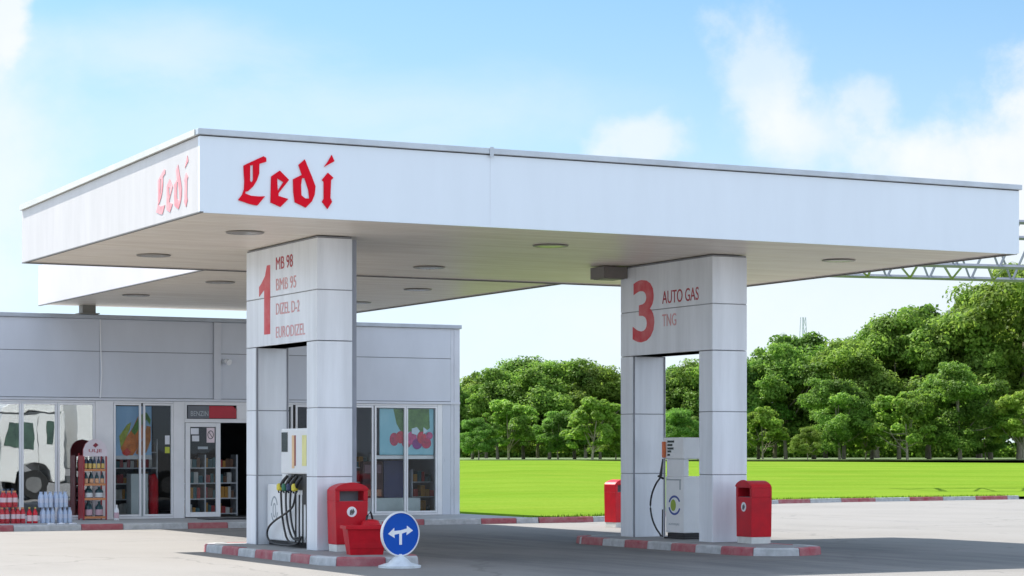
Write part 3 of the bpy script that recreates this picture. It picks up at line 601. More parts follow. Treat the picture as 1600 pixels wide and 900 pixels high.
def gas_dispenser():
    x0, x1, y0, y1 = 10.00, 10.37, 3.72, 4.32
    t = thing('gas_dispenser', 'white single hose autogas dispenser with blue and green ring emblem', 'fuel pump', ((x0 + x1) / 2, (y0 + y1) / 2, 0.118))
    mb = MB(); mb.box(x0 + 0.03, x1 + 0.03, y0 + 0.03, y1 - 0.02, 0.119, 0.22); mb.box(x0 - 0.02, x1 + 0.05, y0 - 0.02, y1 + 0.02, 0.119, 0.15); part('plinth', mb, BLACK, t)
    mb = MB(); mb.box(x0, x1, y0, y1, 0.225, 1.20); ca = part('cabinet', mb, WHITE, t, bevel=0.015)
    mb = MB(); mb.box(x0 + 0.005, x0 + 0.10, y0 + 0.0, y1 - 0.03, 1.20, 1.50); part('neck', mb, WHITE, t, bevel=0.005)
    mb = MB(); mb.box(x0 - 0.02, x1, y0 - 0.03, y1 + 0.04, 1.50, 1.87); hd = part('head', mb, WHITE, t, bevel=0.012)
    fl = leftf(x0 - 0.021)
    for i, (z, w) in enumerate(((1.80, 0.22), (1.74, 0.16), (1.68, 0.20), (1.63, 0.12), (1.57, 0.08))):
        mb = MB(); mb.box(x0 - 0.026, x0 - 0.0205, 4.22 - w, 4.22, z - 0.018, z + 0.018); part('display', mb, SCREEN, hd)
    fl = leftf(x0 - 0.001)
    em = part('emblem', shape_mesh([ring_shape(-4.02, 0.70, 0.20, 0.17, 0.035, 25, 160), ring_shape(-4.02, 0.70, 0.20, 0.17, 0.035, 195, 340)], fl, 0.004), LOGOBLUE, ca)
    part('emblem_leaf', shape_mesh([ring_pts(-4.06, 0.70, 0.085, 0.10, 0, 350)], fl, 0.005), LOGOGREEN, em)
    part('caption', text_mesh('AUTOGAS', -4.22, -3.86, 0.355, 0.39, fl, 0.003), LOGOGREY, ca)
    mb = MB(); mb.box(x0 - 0.006, x0 - 0.001, y0 + 0.08, y1 - 0.04, 1.13, 1.15); mb.box(x0 - 0.006, x0 - 0.001, y0 + 0.10, y0 + 0.13, 0.97, 1.128); part('trim_line', mb, LOGOGREY, ca)
    mb = MB(); mb.box(x0 - 0.055, x0 - 0.021, y1 - 0.05, y1 + 0.04, 1.52, 1.80); part('valve_cover', mb, ORANGE, t, bevel=0.01)
    m_ = MB(); m_.tube([(x0 - 0.02, y1 + 0.06, 1.50), (x0 - 0.04, y1 + 0.06, 1.36), (x0 - 0.05, y1 + 0.08, 1.2)], [0.012, 0.02, 0.03], 8); m_.tube([(x0 - 0.05, y1 - 0.0, 1.16), (x0 - 0.06, y1 + 0.14, 1.20)], 0.02, 8)
    part('nozzle', m_, BLACK, t, smooth=True)
    way = [(4.40, 1.16), (4.52, 1.08), (4.68, 0.88), (4.73, 0.66), (4.66, 0.44), (4.52, 0.28), (4.40, 0.20), (4.36, 0.16)]
    sp = [Vector((x0 - 0.07, a, b)) for a, b in way]
    for _ in range(2):
        q = [sp[0]]
        for a, b in zip(sp, sp[1:]): q += [a.lerp(b, 0.25), a.lerp(b, 0.75)]
        sp = q + [sp[-1]]
    m3 = MB(); m3.tube(sp, 0.016, 7); part('hose', m3, BLACK, t, smooth=True)
    m3 = MB(); m3.tube([(x0 - 0.03, 4.38, 0.14), (x0 - 0.03, 4.37, 0.62)], 0.012, 6); part('hose_rail', m3, BLACK, t, smooth=True)
gas_dispenser()

# ------------------------------------------------------------------ bins (local frame: slot faces -y)
def make_bin(name, label, loc, rz):
    t = thing(name, label, 'litter bin', loc, rz)
    w, d, h = 0.26, 0.19, 1.03
    zb, zs0, zs1 = 0.11, 0.76, 0.91
    def top(x): return h - 0.085 * (x / w) ** 2 - (0.02 if abs(x) > w * 0.93 else 0)
    n = 12; xs = [-w + 2 * w * i / n for i in range(n + 1)]
    prof = [(-w * 0.93, zb), (w * 0.93, zb)] + [(x, top(x)) for x in reversed(xs)]
    # body with a slot through: lower block, two cheeks, arched hood
    mb = MB(); fr = lambda a, b, dd: (a, dd, b)
    mb.prism([(-w * 0.93, zb), (w * 0.93, zb), (w, zs0), (-w, zs0)], fr, -d, d)
    mb.prism([(-w, zs0 + .0005), (-w + 0.07, zs0 + .0005), (-w + 0.07, zs1), (-w, zs1)], fr, -d, d)
    mb.prism([(w - 0.07, zs0 + .0005), (w, zs0 + .0005), (w, zs1), (w - 0.07, zs1)], fr, -d, d)
    mb.prism([(-w, zs1 + .0005), (w, zs1 + .0005)] + [(x, top(x)) for x in reversed(xs)], fr, -d, d)
    b = local_mesh('body', mb, RED, t, bevel=0.006)
    mb = MB(); mb.prism([(-w - 0.012, 0.93), (w + 0.012, 0.93)] + [(x * 1.045, top(x) + 0.012) for x in reversed(xs)] , fr, -d - 0.012, -d - 0.0005)
    local_mesh('hood', mb, RED, t, bevel=0.004)
    mb = MB(); mb.box(-w * 0.9, w * 0.9, -d * 0.95, d * 0.95, 0.0, zb - 0.0005); local_mesh('base', mb, STONEW, t, bevel=0.005)
    mb = MB(); mb.box(-w + 0.06, w - 0.06, -d + 0.02, d - 0.02, zs0 - 0.03, zs0 + 0.004); mb.box(-w + 0.071, w - 0.071, 0.05, 0.07, zs0 + 0.005, zs1); local_mesh('inner_plate', mb, mat('bin_inner', (0.22, 0.23, 0.25), 0.6), t)
    c = ring_pts(0, 0.60, 0.078, 0.078, 0, 350)
    e = local_mesh('emblem', shape_mesh([c], frontf(-d - 0.001), 0.004), FRAME, t)
    pr = [[(-0.035, 0.56), (-0.005, 0.55), (0.0, 0.64), (-0.03, 0.62)], [(0.01, 0.55), (0.045, 0.60), (0.02, 0.65), (-0.005, 0.60)]]
    k = local_mesh('emblem_mark', shape_mesh(pr, frontf(-d - 0.0055), 0.003), mat('emblem_dark', (0.10, 0.10, 0.09), 0.6), e)
    return t
make_bin('litter_bin', 'red litter bin with letterbox slot in front of the column marked 1', (3.08, 2.12, 0.118), R(-3))
make_bin('litter_bin', 'dark red litter bin in front of the column marked 3', (10.21, 1.86, 0.118), R(-93))
make_bin('litter_bin', 'red litter bin on the sunny ground half hidden behind the column marked 3', (14.02, 12.95, 0.0), R(10))

# red sand box on island and extinguisher canister behind it
t = thing('sand_box', 'red tapered open sand box at the tip of the island beside the blue road sign', 'sand box', (2.88, 1.0, 0.118), R(-12))
mb = MB()
def taper(mb, x0, x1, y0, y1, z0, z1, ins, th=0.02):
    ou0 = [(x0 + ins, y0 + ins), (x1 - ins, y0 + ins), (x1 - ins, y1 - ins), (x0 + ins, y1 - ins)]; ou1 = [(x0, y0), (x1, y0), (x1, y1), (x0, y1)]
    in1 = [(x0 + th, y0 + th), (x1 - th, y0 + th), (x1 - th, y1 - th), (x0 + th, y1 - th)]
    vs = [(*p, z0) for p in ou0] + [(*p, z1) for p in ou1] + [(*p, z1) for p in in1] + [(in_[0] * 0.9, in_[1] * 0.9, z0 + 0.1) for in_ in in1]
    fs = [(3, 2, 1, 0)] + [(i, (i + 1) % 4, 4 + (i + 1) % 4, 4 + i) for i in range(4)] + [(4 + i, 4 + (i + 1) % 4, 8 + (i + 1) % 4, 8 + i) for i in range(4)] + [(8 + i, 8 + (i + 1) % 4, 12 + (i + 1) % 4, 12 + i) for i in range(4)] + [(12, 13, 14, 15)]
    mb.add(vs, fs)
taper(mb, -0.30, 0.30, -0.21, 0.21, 0.0, 0.42, 0.06); local_mesh('tub', mb, REDBOX, t)
mb = MB(); mb.box(-0.325, 0.325, -0.235, -0.212, 0.375, 0.425); mb.box(-0.325, 0.325, 0.212, 0.235, 0.375, 0.425); mb.box(-0.325, -0.302, -0.2115, 0.2115, 0.375, 0.425); mb.box(0.302, 0.325, -0.2115, 0.2115, 0.375, 0.425)
local_mesh('rim', mb, REDBOX, t, bevel=0.005)
t = thing('watering_can', 'small red can with black handle standing behind the red sand box', 'can', (3.30, 1.75, 0.118), 0.3)
mb = MB(); mb.lathe((0, 0, 0), [(0.13, 0), (0.145, 0.02), (0.145, 0.42), (0.12, 0.47), (0.05, 0.49)], 18); mb.tube([(0.13, 0, 0.12), (0.22, 0, 0.34), (0.26, 0, 0.44)], [0.03, 0.02, 0.025], 8); local_mesh('body', mb, REDBOX, t, smooth=True)
mb = MB(); mb.tube([(-0.10, 0, 0.40), (-0.07, 0, 0.54), (0.0, 0, 0.60), (0.03, 0, 0.52), (0.04, 0, 0.48)], 0.016, 8); local_mesh('handle', mb, BLACK, t, smooth=True)

# blue traffic sign
t = thing('road_sign', 'round blue sign with white left and right arrow on a white foot', 'traffic sign', (2.74, -0.55, 0.0), R(8))
rr = 0.305
mb = MB(); mb.lathe((0, 0, 0), [(0.30, 0.0), (0.30, 0.03), (0.16, 0.07), (0.10, 0.13), (0.045, 0.17), (0.03, 0.19)], 28); local_mesh('foot', mb, mat('weathered_white', (0.66, 0.70, 0.72), 0.5, 0, 0.2, 6), t, smooth=True)
mb = MB(); mb.tube([(0, 0.02, 0.16), (0, 0.02, 0.55)], 0.022, 10); mb.box(-0.035, 0.035, 0.0, 0.012, 0.30, 0.60); local_mesh('post', mb, GREYMET, t)
cz = 0.47
fr = lambda a, b, d: (a, -d, b)
mb = MB(); mb.prism(ring_pts(0, cz, rr, rr, 0, 350, 34), fr, 0.0, 0.022); dsk = local_mesh('disc', mb, BLUE, t)
mb = shape_mesh([ring_pts(0, cz, rr + 0.006, rr + 0.006, 0, 355, 40), ring_pts(0, cz, rr - 0.010, rr - 0.010, 0, 355, 40)], lambda a, b, d: (a, 0.012 - d, b), 0.045); local_mesh('rim', mb, FRAME, t)
arrow = [[(-0.022, cz - 0.15), (0.022, cz - 0.15), (0.022, cz + 0.005), (0.10, cz + 0.028), (0.098, cz - 0.018), (0.205, cz + 0.045), (0.105, cz + 0.115), (0.103, cz + 0.075), (0.0, cz + 0.052),
          (-0.103, cz + 0.045), (-0.105, cz + 0.088), (-0.205, cz + 0.005), (-0.098, cz - 0.055), (-0.10, cz - 0.008), (-0.022, cz + 0.005)]]
local_mesh('arrow', shape_mesh(arrow, lambda a, b, d: (a, -0.0225 - d, b), 0.003), mat('sign_white', (0.85, 0.86, 0.88), 0.4), dsk)

# ------------------------------------------------------------------ shop building
bld = thing('shop_building', 'grey panel clad petrol station shop with white framed glazing along its front', 'building', (5, 25, 0.118))
BX0, BX1, BY1 = -9.0, 13.51, 30.0
Z0, ZH, ZR = 0.119, 2.76, 4.70
# upper cladding: two courses of panels with joints
mb = MB(); mb.box(BX0 + 0.02, BX1 - 0.24, FY + 0.02, FY + 0.22, 2.84, 4.60, 1)
for a, b in ((BX0, -3.0), (-2.99, 4.55), (4.558, 7.225), (7.415, 13.27)):
    for z0, z1 in ((2.85, 3.872), (3.888, 4.60)): mb.box(a, b, FY, FY + 0.015, z0, z1)
up = part('upper_wall', mb, [WALL, JOINT], bld)
mb = MB(); mb.box(7.235, 7.405, FY - 0.05, FY + 0.014, 2.83, 4.60); part('cover_strip', mb, WALL2, bld, bevel=0.006)
mb = MB(); mb.box(BX0, BX1 - 0.0, FY - 0.03, FY + 0.01, 2.78, 2.835); part('lower_flashing', mb, WALL2, bld)
mb = MB(); mb.box(13.275, 13.51, FY, FY + 0.02, Z0, 4.60); mb.box(13.36, 13.39, FY - 0.012, FY - 0.001, Z0 + 0.02, 4.60); part('corner_trim', mb, WALL2, bld)
mb = MB(); mb.box(BX0 - 0.05, BX1 + 0.04, FY - 0.05, FY + 0.15, 4.605, ZR); mb.box(BX1 - 0.1, BX1 + 0.04, FY + 0.152, BY1, 4.605, ZR); part('roof_cap', mb, mat('cap_metal', (0.42, 0.46, 0.51), 0.4, 0.3), bld, bevel=0.012)
mb = MB(); mb.box(BX0, BX1 - 0.10, FY + 0.152, BY1, 4.50, 4.62); part('roof', mb, mat('roof_grey', (0.3, 0.3, 0.3), 0.8), bld)
mb = MB(); mb.box(BX1 - 0.2, BX1, FY + 0.022, BY1, Z0, 4.60); mb.box(BX0, BX0 + 0.2, FY + 0.225, BY1, Z0, 4.49); mb.box(BX0 + 0.21, BX1 - 0.21, BY1 - 0.2, BY1, Z0, 4.49); part('side_and_back_wall', mb, WALL, bld)
mb = MB(); mb.box(13.05, 13.27, FY + 0.002, FY + 0.02, Z0, 2.775); mb.box(13.10, 13.14, FY - 0.006, FY + 0.001, 1.40, 1.47); part('front_wall_panel', mb, WALL, bld)
# interior
mb = MB(); mb.box(BX0 + 0.22, BX1 - 0.22, FY + 0.10, 26.5, 0.12, 0.124); part('interior_floor', mb, INFLOOR, bld)
mb = MB(); mb.box(BX0 + 0.22, BX1 - 0.22, 26.5, 26.6, 0.125, 2.90); mb.box(BX0 + 0.22, BX1 - 0.22, FY + 0.23, 26.49, 2.86, 2.9); part('interior_wall', mb, mat('interior_grey', (0.03, 0.03, 0.034), 0.8, 0, 0.2, 1), bld)
mb = MB(); mb.box(4.42, 4.50, FY + 0.1, 26.4, 0.125, 2.85); part('interior_wall', mb, mat('partition_grey', (0.08, 0.08, 0.08), 0.8), bld)
# glazing
def window(x0, x1, z0, z1, gm, fw=0.045, sill=True):
    mb = MB(); y0, y1 = FY - 0.015, FY + 0.05
    mb.box(x0 - fw, x0, y0, y1, z0 - fw, z1 + fw); mb.box(x1, x1 + fw, y0, y1, z0 - fw, z1 + fw); mb.box(x0 + .001, x1 - .001, y0, y1, z1, z1 + fw); mb.box(x0 + .001, x1 - .001, y0, y1, z0 - fw, z0)
    w = part('window', mb, FRAME, bld, bevel=0.004)
    mb = MB(); mb.box(x0 - 0.002, x1 + 0.002, FY + 0.012, FY + 0.022, z0 - 0.002, z1 + 0.002); part('pane', mb, gm, w)
    return w
zt, zb_ = 2.68, 0.215
for x0, x1, gm in ((-3.6, -2.7, GLASSR), (-2.6, -1.7, GLASSR), (-1.6, -0.8, GLASSR), (-0.7, 0.1, GLASSR), (0.2, 1.05, GLASSR), (1.15, 1.95, GLASSR), (2.04, 2.735, GLASSR), (2.83, 3.54, GLASSR), (3.64, 4.40, GLASSR), (4.92, 5.47, GLASS), (5.61, 6.22, GLASS), (9.30, 9.98, GLASS), (8.62, 9.14, GLASS), (10.10, 10.6, GLASS), (10.73, 11.19, GLASS), (11.31, 12.035, GLASS), (12.135, 12.86, GLASS)):
    window(x0, x1, zb_, zt, gm)
mb = MB(); mb.box(4.455, 4.868, FY + 0.0, FY + 0.05, Z0, 2.775); mb.box(6.275, 6.545, FY + 0.0, FY + 0.05, Z0, 2.775); mb.box(8.33, 8.565, FY, FY + 0.05, Z0, 2.775)
for a, b in ((BX0, -3.65), (12.92, 13.048)): mb.box(a, b, FY + 0.004, FY + 0.05, Z0, 2.775)
mb.box(-3.645, 4.45, FY + 0.004, FY + 0.05, 2.73, 2.775); mb.box(4.87, 6.27, FY + 0.004, FY + 0.05, 2.73, 2.775); mb.box(8.567, 12.918, FY + 0.004, FY + 0.05, 2.73, 2.775)
mb.box(-3.645, 4.45, FY + 0.004, FY + 0.05, Z0, 0.165); mb.box(4.87, 6.27, FY + 0.004, FY + 0.05, Z0, 0.165); mb.box(8.567, 12.918, FY + 0.004, FY + 0.05, Z0, 0.165)
part('glazing_frame', mb, FRAME, bld, bevel=0.004)
mb = MB(); mb.box(6.55, 8.325, FY + 0.002, FY + 0.06, 2.70, 2.775); mb.box(6.55, 8.325, FY + 0.002, FY + 0.06, 2.30, 2.385); mb.box(6.55, 6.60, FY + 0.002, FY + 0.06, 2.388, 2.698); mb.box(7.80, 8.325, FY + 0.002, FY + 0.06, 2.388, 2.698); mb.box(8.27, 8.325, FY + 0.002, FY + 0.06, Z0, 2.298); part('door_frame', mb, FRAME, bld)
mb = MB(); fw = 0.11; mb.box(6.56, 6.56 + fw, FY - 0.02, FY + 0.03, 0.14, 2.29); mb.box(7.29, 7.40, FY - 0.02, FY + 0.03, 0.14, 2.29); mb.box(6.671, 7.289, FY - 0.02, FY + 0.03, 2.20, 2.29); mb.box(6.671, 7.289, FY - 0.02, FY + 0.03, 0.14, 0.25)
door = part('door', mb, FRAME, bld, bevel=0.005, label='white framed glass sliding door leaf with stickers')
mb = MB(); mb.box(6.67, 7.29, FY, FY + 0.01, 0.249, 2.201); part('pane', mb, GLASS, door)
PAPER = mat('sticker_paper', (0.75, 0.76, 0.80), 0.6)
def sticker(x0, x1, z0, z1, y, m, parent, name='sticker'):
    mb = MB(); mb.box(x0, x1, y - 0.003, y, z0, z1); return part(name, mb, m, parent)
sticker(6.69, 6.88, 2.03, 2.17, FY - 0.001, PAPER, door); sticker(6.72, 6.89, 1.87, 2.0, FY - 0.001, PAPER, door)
ns = sticker(7.07, 7.26, 1.84, 2.18, FY - 0.001, mat('pink_sticker', (0.8, 0.66, 0.69), 0.6), door)
part('prohibition_ring', shape_mesh([ring_pts(7.165, 2.02, 0.075, 0.10, 0, 350), ring_pts(7.165, 2.02, 0.06, 0.083, 0, 350)], frontf(FY - 0.0045), 0.002), DARKTRIM, ns)
part('prohibition_bar', shape_mesh([[(7.11, 2.09), (7.12, 2.10), (7.22, 1.95), (7.21, 1.94)]], frontf(FY - 0.0065), 0.002), DARKTRIM, ns)
sticker(6.86, 7.10, 1.69, 1.75, FY - 0.001, LOGOGREY, door)
# sign over the door
sg = thing('door_sign', 'small grey and red sign box above the shop door', 'sign', (7.2, FY, 2.4))
mb = MB(); mb.box(6.62, 7.12, FY - 0.03, FY + 0.03, 2.40, 2.68); part('grey_field', mb, mat('sign_dark_grey', (0.13, 0.14, 0.16), 0.4), sg)
mb = MB(); mb.prism([(7.122, 2.40), (7.78, 2.40), (7.78, 2.60), (7.70, 2.68), (7.122, 2.68)], lambda a, b, d: (a, d, b), FY - 0.03, FY + 0.03); part('red_field', mb, mat('sign_red', (0.45, 0.012, 0.03), 0.4), sg)
part('lettering', text_mesh('BENZIN', 6.68, 7.10, 2.45, 2.56, frontf(FY - 0.031), 0.003), mat('sign_pale_grey', (0.42, 0.45, 0.47), 0.5), sg)
# door mat
mb = MB(); mb.box(6.55, 8.3, 18.15, 18.95, 0.1185, 0.135); tag(part('door_mat', mb, BLACK, None, loc=(7.4, 18.5, 0.118)), 'black mat on the pavement before the open shop door', 'mat')
# facade items
mb = MB(); mb.tube([(4.56, FY - 0.012, 4.6), (4.57, FY - 0.012, 4.0), (4.60, FY - 0.012, 3.4), (4.56, FY - 0.012, 2.84)], 0.014, 6); tag(part('wall_cable', mb, FRAME, None, loc=(4.57, FY, 2.8)), 'thin white cable hanging down the grey shop wall', 'cable')
sc = thing('security_lamp', 'small white lamp on the shop wall beside the vertical strip', 'lamp', (7.52, FY, 3.70))
mb = MB(); mb.box(7.44, 7.56, FY - 0.05, FY - 0.001, 3.66, 3.76); part('bracket', mb, GREYMET, sc)
mb = MB(); mb.tube([(7.52, FY - 0.04, 3.72), (7.56, FY - 0.17, 3.68)], [0.05, 0.07], 12); part('head', mb, FRAME, sc, smooth=True)

# posters inside the glass: food and cherries against blue
def poster(name, label, x0, x1, z0, z1, y, base, shapes):
    t = thing(name, label, 'poster', ((x0 + x1) / 2, y, z0))
    mb = MB(); mb.box(x0, x1, y, y + 0.006, z0, z1); b = part('sheet', mb, base, t)
    for i, (polys, m_, nm) in enumerate(shapes): part(nm, shape_mesh(polys, frontf(y - 0.0005 - 0.0022 * i), 0.0015), m_, b)
PB = mat('poster_blue', (0.26, 0.42, 0.62), 0.5, 0, 0.1, 1.2); PSKY = mat('poster_sky', (0.22, 0.52, 0.62), 0.5, 0, 0.15, 1.5, col2=(0.35, 0.62, 0.70))
PO = mat('poster_orange', (0.72, 0.20, 0.03), 0.5, 0, 0.3, 7, col2=(0.30, 0.09, 0.02)); PG = mat('poster_green', (0.10, 0.22, 0.04), 0.5, 0, 0.5, 7); PC = mat('poster_cherry', (0.52, 0.01, 0.07), 0.4, 0, 0.5, 12); PV = mat('poster_violet', (0.25, 0.02, 0.22), 0.5, 0, 0.4, 8)
poster('food_poster', 'blue poster of orange and green food inside the window left of the door', 4.90, 5.78, 1.46, 2.66, FY + 0.06, PB,
       [([[(5.05, 1.72), (5.12, 1.56), (5.3, 1.50), (5.42, 1.66), (5.56, 1.92), (5.62, 2.2), (5.60, 2.5), (5.46, 2.42), (5.34, 2.18), (5.18, 1.95)]], PO, 'food'), ([[(5.40, 1.60), (5.52, 1.52), (5.66, 1.62), (5.76, 1.9), (5.76, 2.2), (5.66, 2.22), (5.60, 1.95), (5.48, 1.78)]], mat('poster_brown', (0.30, 0.10, 0.03), 0.5, 0, 0.5, 10, col2=(0.5, 0.2, 0.05)), 'food_side'), ([[(5.02, 1.98), (5.06, 1.70), (5.14, 1.86), (5.26, 2.12), (5.30, 2.30), (5.2, 2.24)]], mat('poster_leaf', (0.30, 0.34, 0.04), 0.5, 0, 0.5, 9), 'food_leaf'), ([[(4.90, 1.46), (5.78, 1.46), (5.78, 1.56), (4.90, 1.54)]], mat('poster_table', (0.5, 0.5, 0.52), 0.5), 'food_table'), ([[(5.30, 2.1), (5.38, 2.0), (5.52, 2.2), (5.66, 2.36), (5.74, 2.24), (5.76, 2.36), (5.66, 2.52), (5.50, 2.46)]], PG, 'food_leaf'), ([[(5.08, 1.60), (5.2, 1.53), (5.3, 1.62), (5.2, 1.72)]], mat('poster_red', (0.5, 0.03, 0.02), 0.5), 'food_sauce')])
def blob2(cx, cz, r, n=14, rz=None): return [(cx + r * math.cos(2 * math.pi * i / n), cz + (rz or r) * math.sin(2 * math.pi * i / n)) for i in range(n)]
poster('cherry_poster', 'sky blue poster of red cherries inside the window nearest the shop corner', 11.42, 12.84, 1.56, 2.665, FY + 0.06, PSKY,
       [([[(11.78, 2.66), (12.72, 2.66), (12.74, 2.2), (12.5, 2.05), (12.25, 2.12), (12.0, 2.08), (11.86, 2.3)]], PG, 'leaf'), ([blob2(11.80, 1.93, 0.12, 14, 0.16)], PC, 'cherry'), ([blob2(11.97, 1.98, 0.13, 14, 0.15)], mat('poster_scarlet', (0.62, 0.02, 0.05), 0.4, 0, 0.5, 14), 'cherry'), ([blob2(12.12, 1.84, 0.12)], PC, 'cherry'), ([blob2(12.26, 1.96, 0.13, 14, 0.16)], mat('poster_rose', (0.62, 0.06, 0.22), 0.4, 0, 0.5, 14), 'cherry'), ([blob2(12.40, 1.82, 0.13)], PV, 'cherry'), ([blob2(12.52, 1.97, 0.12, 14, 0.15)], MATS['poster_scarlet'], 'cherry'), ([blob2(12.64, 1.84, 0.13)], PC, 'cherry'), ([blob2(12.72, 2.02, 0.09)], MATS['poster_rose'], 'cherry'), ([blob2(12.35, 2.13, 0.12, 5, 0.10), blob2(12.6, 2.14, 0.08, 3, 0.1)], mat('poster_pale', (0.6, 0.72, 0.8), 0.5), 'splash')])
mb = MB(); mb.box(11.30, 12.85, FY + 0.07, FY + 0.12, 1.46, 1.545); tag(part('window_shelf', mb, FRAME, None, loc=(12, FY + 0.1, 1.5)), 'white ledge across the inside of the window below the cherry poster', 'shelf')
mb = MB(); mb.box(10.8, 12.6, FY + 0.3, FY + 0.75, 0.125, 0.52); tag(part('low_counter', mb, mat('counter_pale', (0.55, 0.62, 0.62), 0.4), None, loc=(11.7, FY + 0.5, 0.12)), 'low pale counter standing inside the right shop window', 'counter')
mb = MB(); mb.box(11.9, 12.55, FY + 0.9, FY + 1.5, 0.125, 1.42); tag(part('blue_cooler', mb, mat('cooler_blue', (0.015, 0.03, 0.15), 0.3), None, loc=(12.2, FY + 1.2, 0.12)), 'dark blue drinks cooler behind the window below the cherry poster', 'cooler')
mb = MB(); mb.box(5.36, 5.76, FY + 0.25, FY + 0.6, 0.125, 1.13); tag(part('till_counter', mb, mat('till_pale', (0.55, 0.60, 0.60), 0.4), None, bevel=0.01, loc=(5.5, FY + 0.4, 0.12)), 'tall pale grey stand behind the window left of the door', 'counter')
mb = MB(); mb.lathe((5.95, FY + 0.45, 0.125), [(0.10, 0), (0.11, 0.03), (0.11, 0.85), (0.07, 0.95), (0.04, 1.0)], 16); tag(part('gas_cylinder', mb, RED, None, smooth=True, loc=(5.95, FY + 0.45, 0.12)), 'tall red cylinder inside the window beside the pale stand', 'gas cylinder')
sticker(6.08, 6.19, 1.80, 2.0, FY + 0.011, PAPER, bld, 'notice'); sticker(6.08, 6.19, 1.60, 1.74, FY + 0.011, mat('lime_sticker', (0.55, 0.6, 0.06), 0.5), bld, 'notice')
t = thing('snack_cabinet', 'dark maroon cabinet behind the window left of the blue cooler', 'cabinet', (11.6, FY + 0.9, 0.12))
mb = MB(); mb.box(11.32, 11.86, FY + 0.85, FY + 1.3, 0.125, 1.40); part('body', mb, mat('cabinet_maroon', (0.07, 0.015, 0.02), 0.4), t, bevel=0.01)
mb = MB(); mb.box(11.37, 11.81, FY + 0.835, FY + 0.849, 1.12, 1.32); part('header', mb, mat('cabinet_mauve', (0.28, 0.16, 0.20), 0.5), t)
mb = MB(); mb.box(11.37, 11.81, FY + 0.835, FY + 0.849, 0.56, 0.72); part('tray', mb, mat('tray_orange', (0.5, 0.14, 0.05), 0.5, 0, 0.6, 12, col2=(0.5, 0.3, 0.2)), t)
# shelving with goods inside
goods = [mat('goods_%s' % n, c, 0.4) for n, c in (('amber', (0.45, 0.22, 0.03)), ('red', (0.35, 0.03, 0.03)), ('white', (0.5, 0.5, 0.48)), ('teal', (0.03, 0.12, 0.14)), ('brown', (0.12, 0.05, 0.02)))]
def shelf_unit(x0, x1, y, label, rows, seed):
    rd = random.Random(seed); t = thing('shop_shelf', label, 'shelf unit', ((x0 + x1) / 2, y + 0.2, 0.124))
    mb = MB(); mb.box(x0, x0 + 0.03, y, y + 0.4, 0.125, 0.125 + rows * 0.36); part('side_panel', mb, GREYMET, t); mb = MB(); mb.box(x1 - 0.03, x1, y, y + 0.4, 0.125, 0.125 + rows * 0.36); part('side_panel', mb, GREYMET, t)
    for r in range(rows):
        z = 0.16 + r * 0.36; mb = MB(); mb.box(x0 + 0.031, x1 - 0.031, y, y + 0.4, z, z + 0.025); part('shelf', mb, GREYMET, t)
        mb = MB(); x = x0 + 0.06
        while x < x1 - 0.14:
            w = rd.uniform(0.06, 0.13); mb.box(x, x + w * 0.92, y + 0.03, y + 0.25, z + 0.026, z + 0.026 + rd.uniform(0.12, 0.27), rd.randrange(5)); x += w
        g_ = part('packets', mb, goods, t); g_['kind'] = 'stuff'
shelf_unit(7.45, 8.30, FY + 1.3, 'dark shelf of amber packets seen through the open shop door', 4, 1)
shelf_unit(6.62, 7.30, FY + 0.7, 'shelf of mixed goods behind the glass door leaf', 4, 2)
shelf_unit(10.75, 11.6, FY + 1.0, 'shelf of small goods behind the right window', 4, 3)
shelf_unit(4.9, 6.2, FY + 0.9, 'shelf of goods deep behind the food poster', 5, 4)
shelf_unit(12.6, 13.25, FY + 0.8, 'narrow shelf of goods in the shop corner beside the blue cooler', 3, 9)
shelf_unit(8.7, 10.2, FY + 1.2, 'shelf of goods inside the window beyond the column marked 1', 5, 5)

# ------------------------------------------------------------------ display rack with bottles
RX0, RX1, RY = 4.03, 4.57, 19.3
rk = thing('display_rack', 'red metal display rack with arched white header outside the shop window', 'display rack', ((RX0 + RX1) / 2, RY + 0.2, 0.118))
mb = MB()
for x in (RX0, RX1 - 0.03):
    mb.box(x, x + 0.03, RY, RY + 0.03, 0.119, 1.58); mb.box(x, x + 0.03, RY + 0.37, RY + 0.40, 0.119, 1.60)
mb.box(RX0 + 0.004, RX0 + 0.012, RY + 0.031, RY + 0.369, 0.15, 1.55); part('frame', mb, mat('rack_red', (0.36, 0.02, 0.03), 0.4), rk)
hp = [(RX0, 1.53), (RX1, 1.53), (RX1, 1.68), (RX1 - 0.05, 1.80), (RX1 - 0.14, 1.88), ((RX0 + RX1) / 2, 1.91), (RX0 + 0.14, 1.88), (RX0 + 0.05, 1.80), (RX0, 1.68)]
mb = MB(); mb.prism(hp, lambda a, b, d: (a, d, b), RY - 0.012, RY - 0.001); hd = part('header', mb, mat('header_pink', (0.74, 0.66, 0.70), 0.5), rk)
part('header_back', MB().prism([(a, b - 0.001) for a, b in hp], lambda a, b, d: (a, d, b), RY + 0.031, RY + 0.06), MATS['rack_red'], rk)
cx = (RX0 + RX1) / 2
part('header_mark', shape_mesh([[(cx - 0.06, 1.77), (cx + 0.01, 1.83), (cx + 0.07, 1.78), (cx, 1.72)]], frontf(RY - 0.0125), 0.003), mat('mark_maroon', (0.25, 0.02, 0.04), 0.5), hd)
part('header_text', text_mesh('ULJE', cx - 0.15, cx + 0.15, 1.60, 1.69, frontf(RY - 0.0125), 0.003, 0.02), mat('mark_pink', (0.45, 0.12, 0.15), 0.5), hd)
rowsz = [1.22, 0.90, 0.58, 0.17]
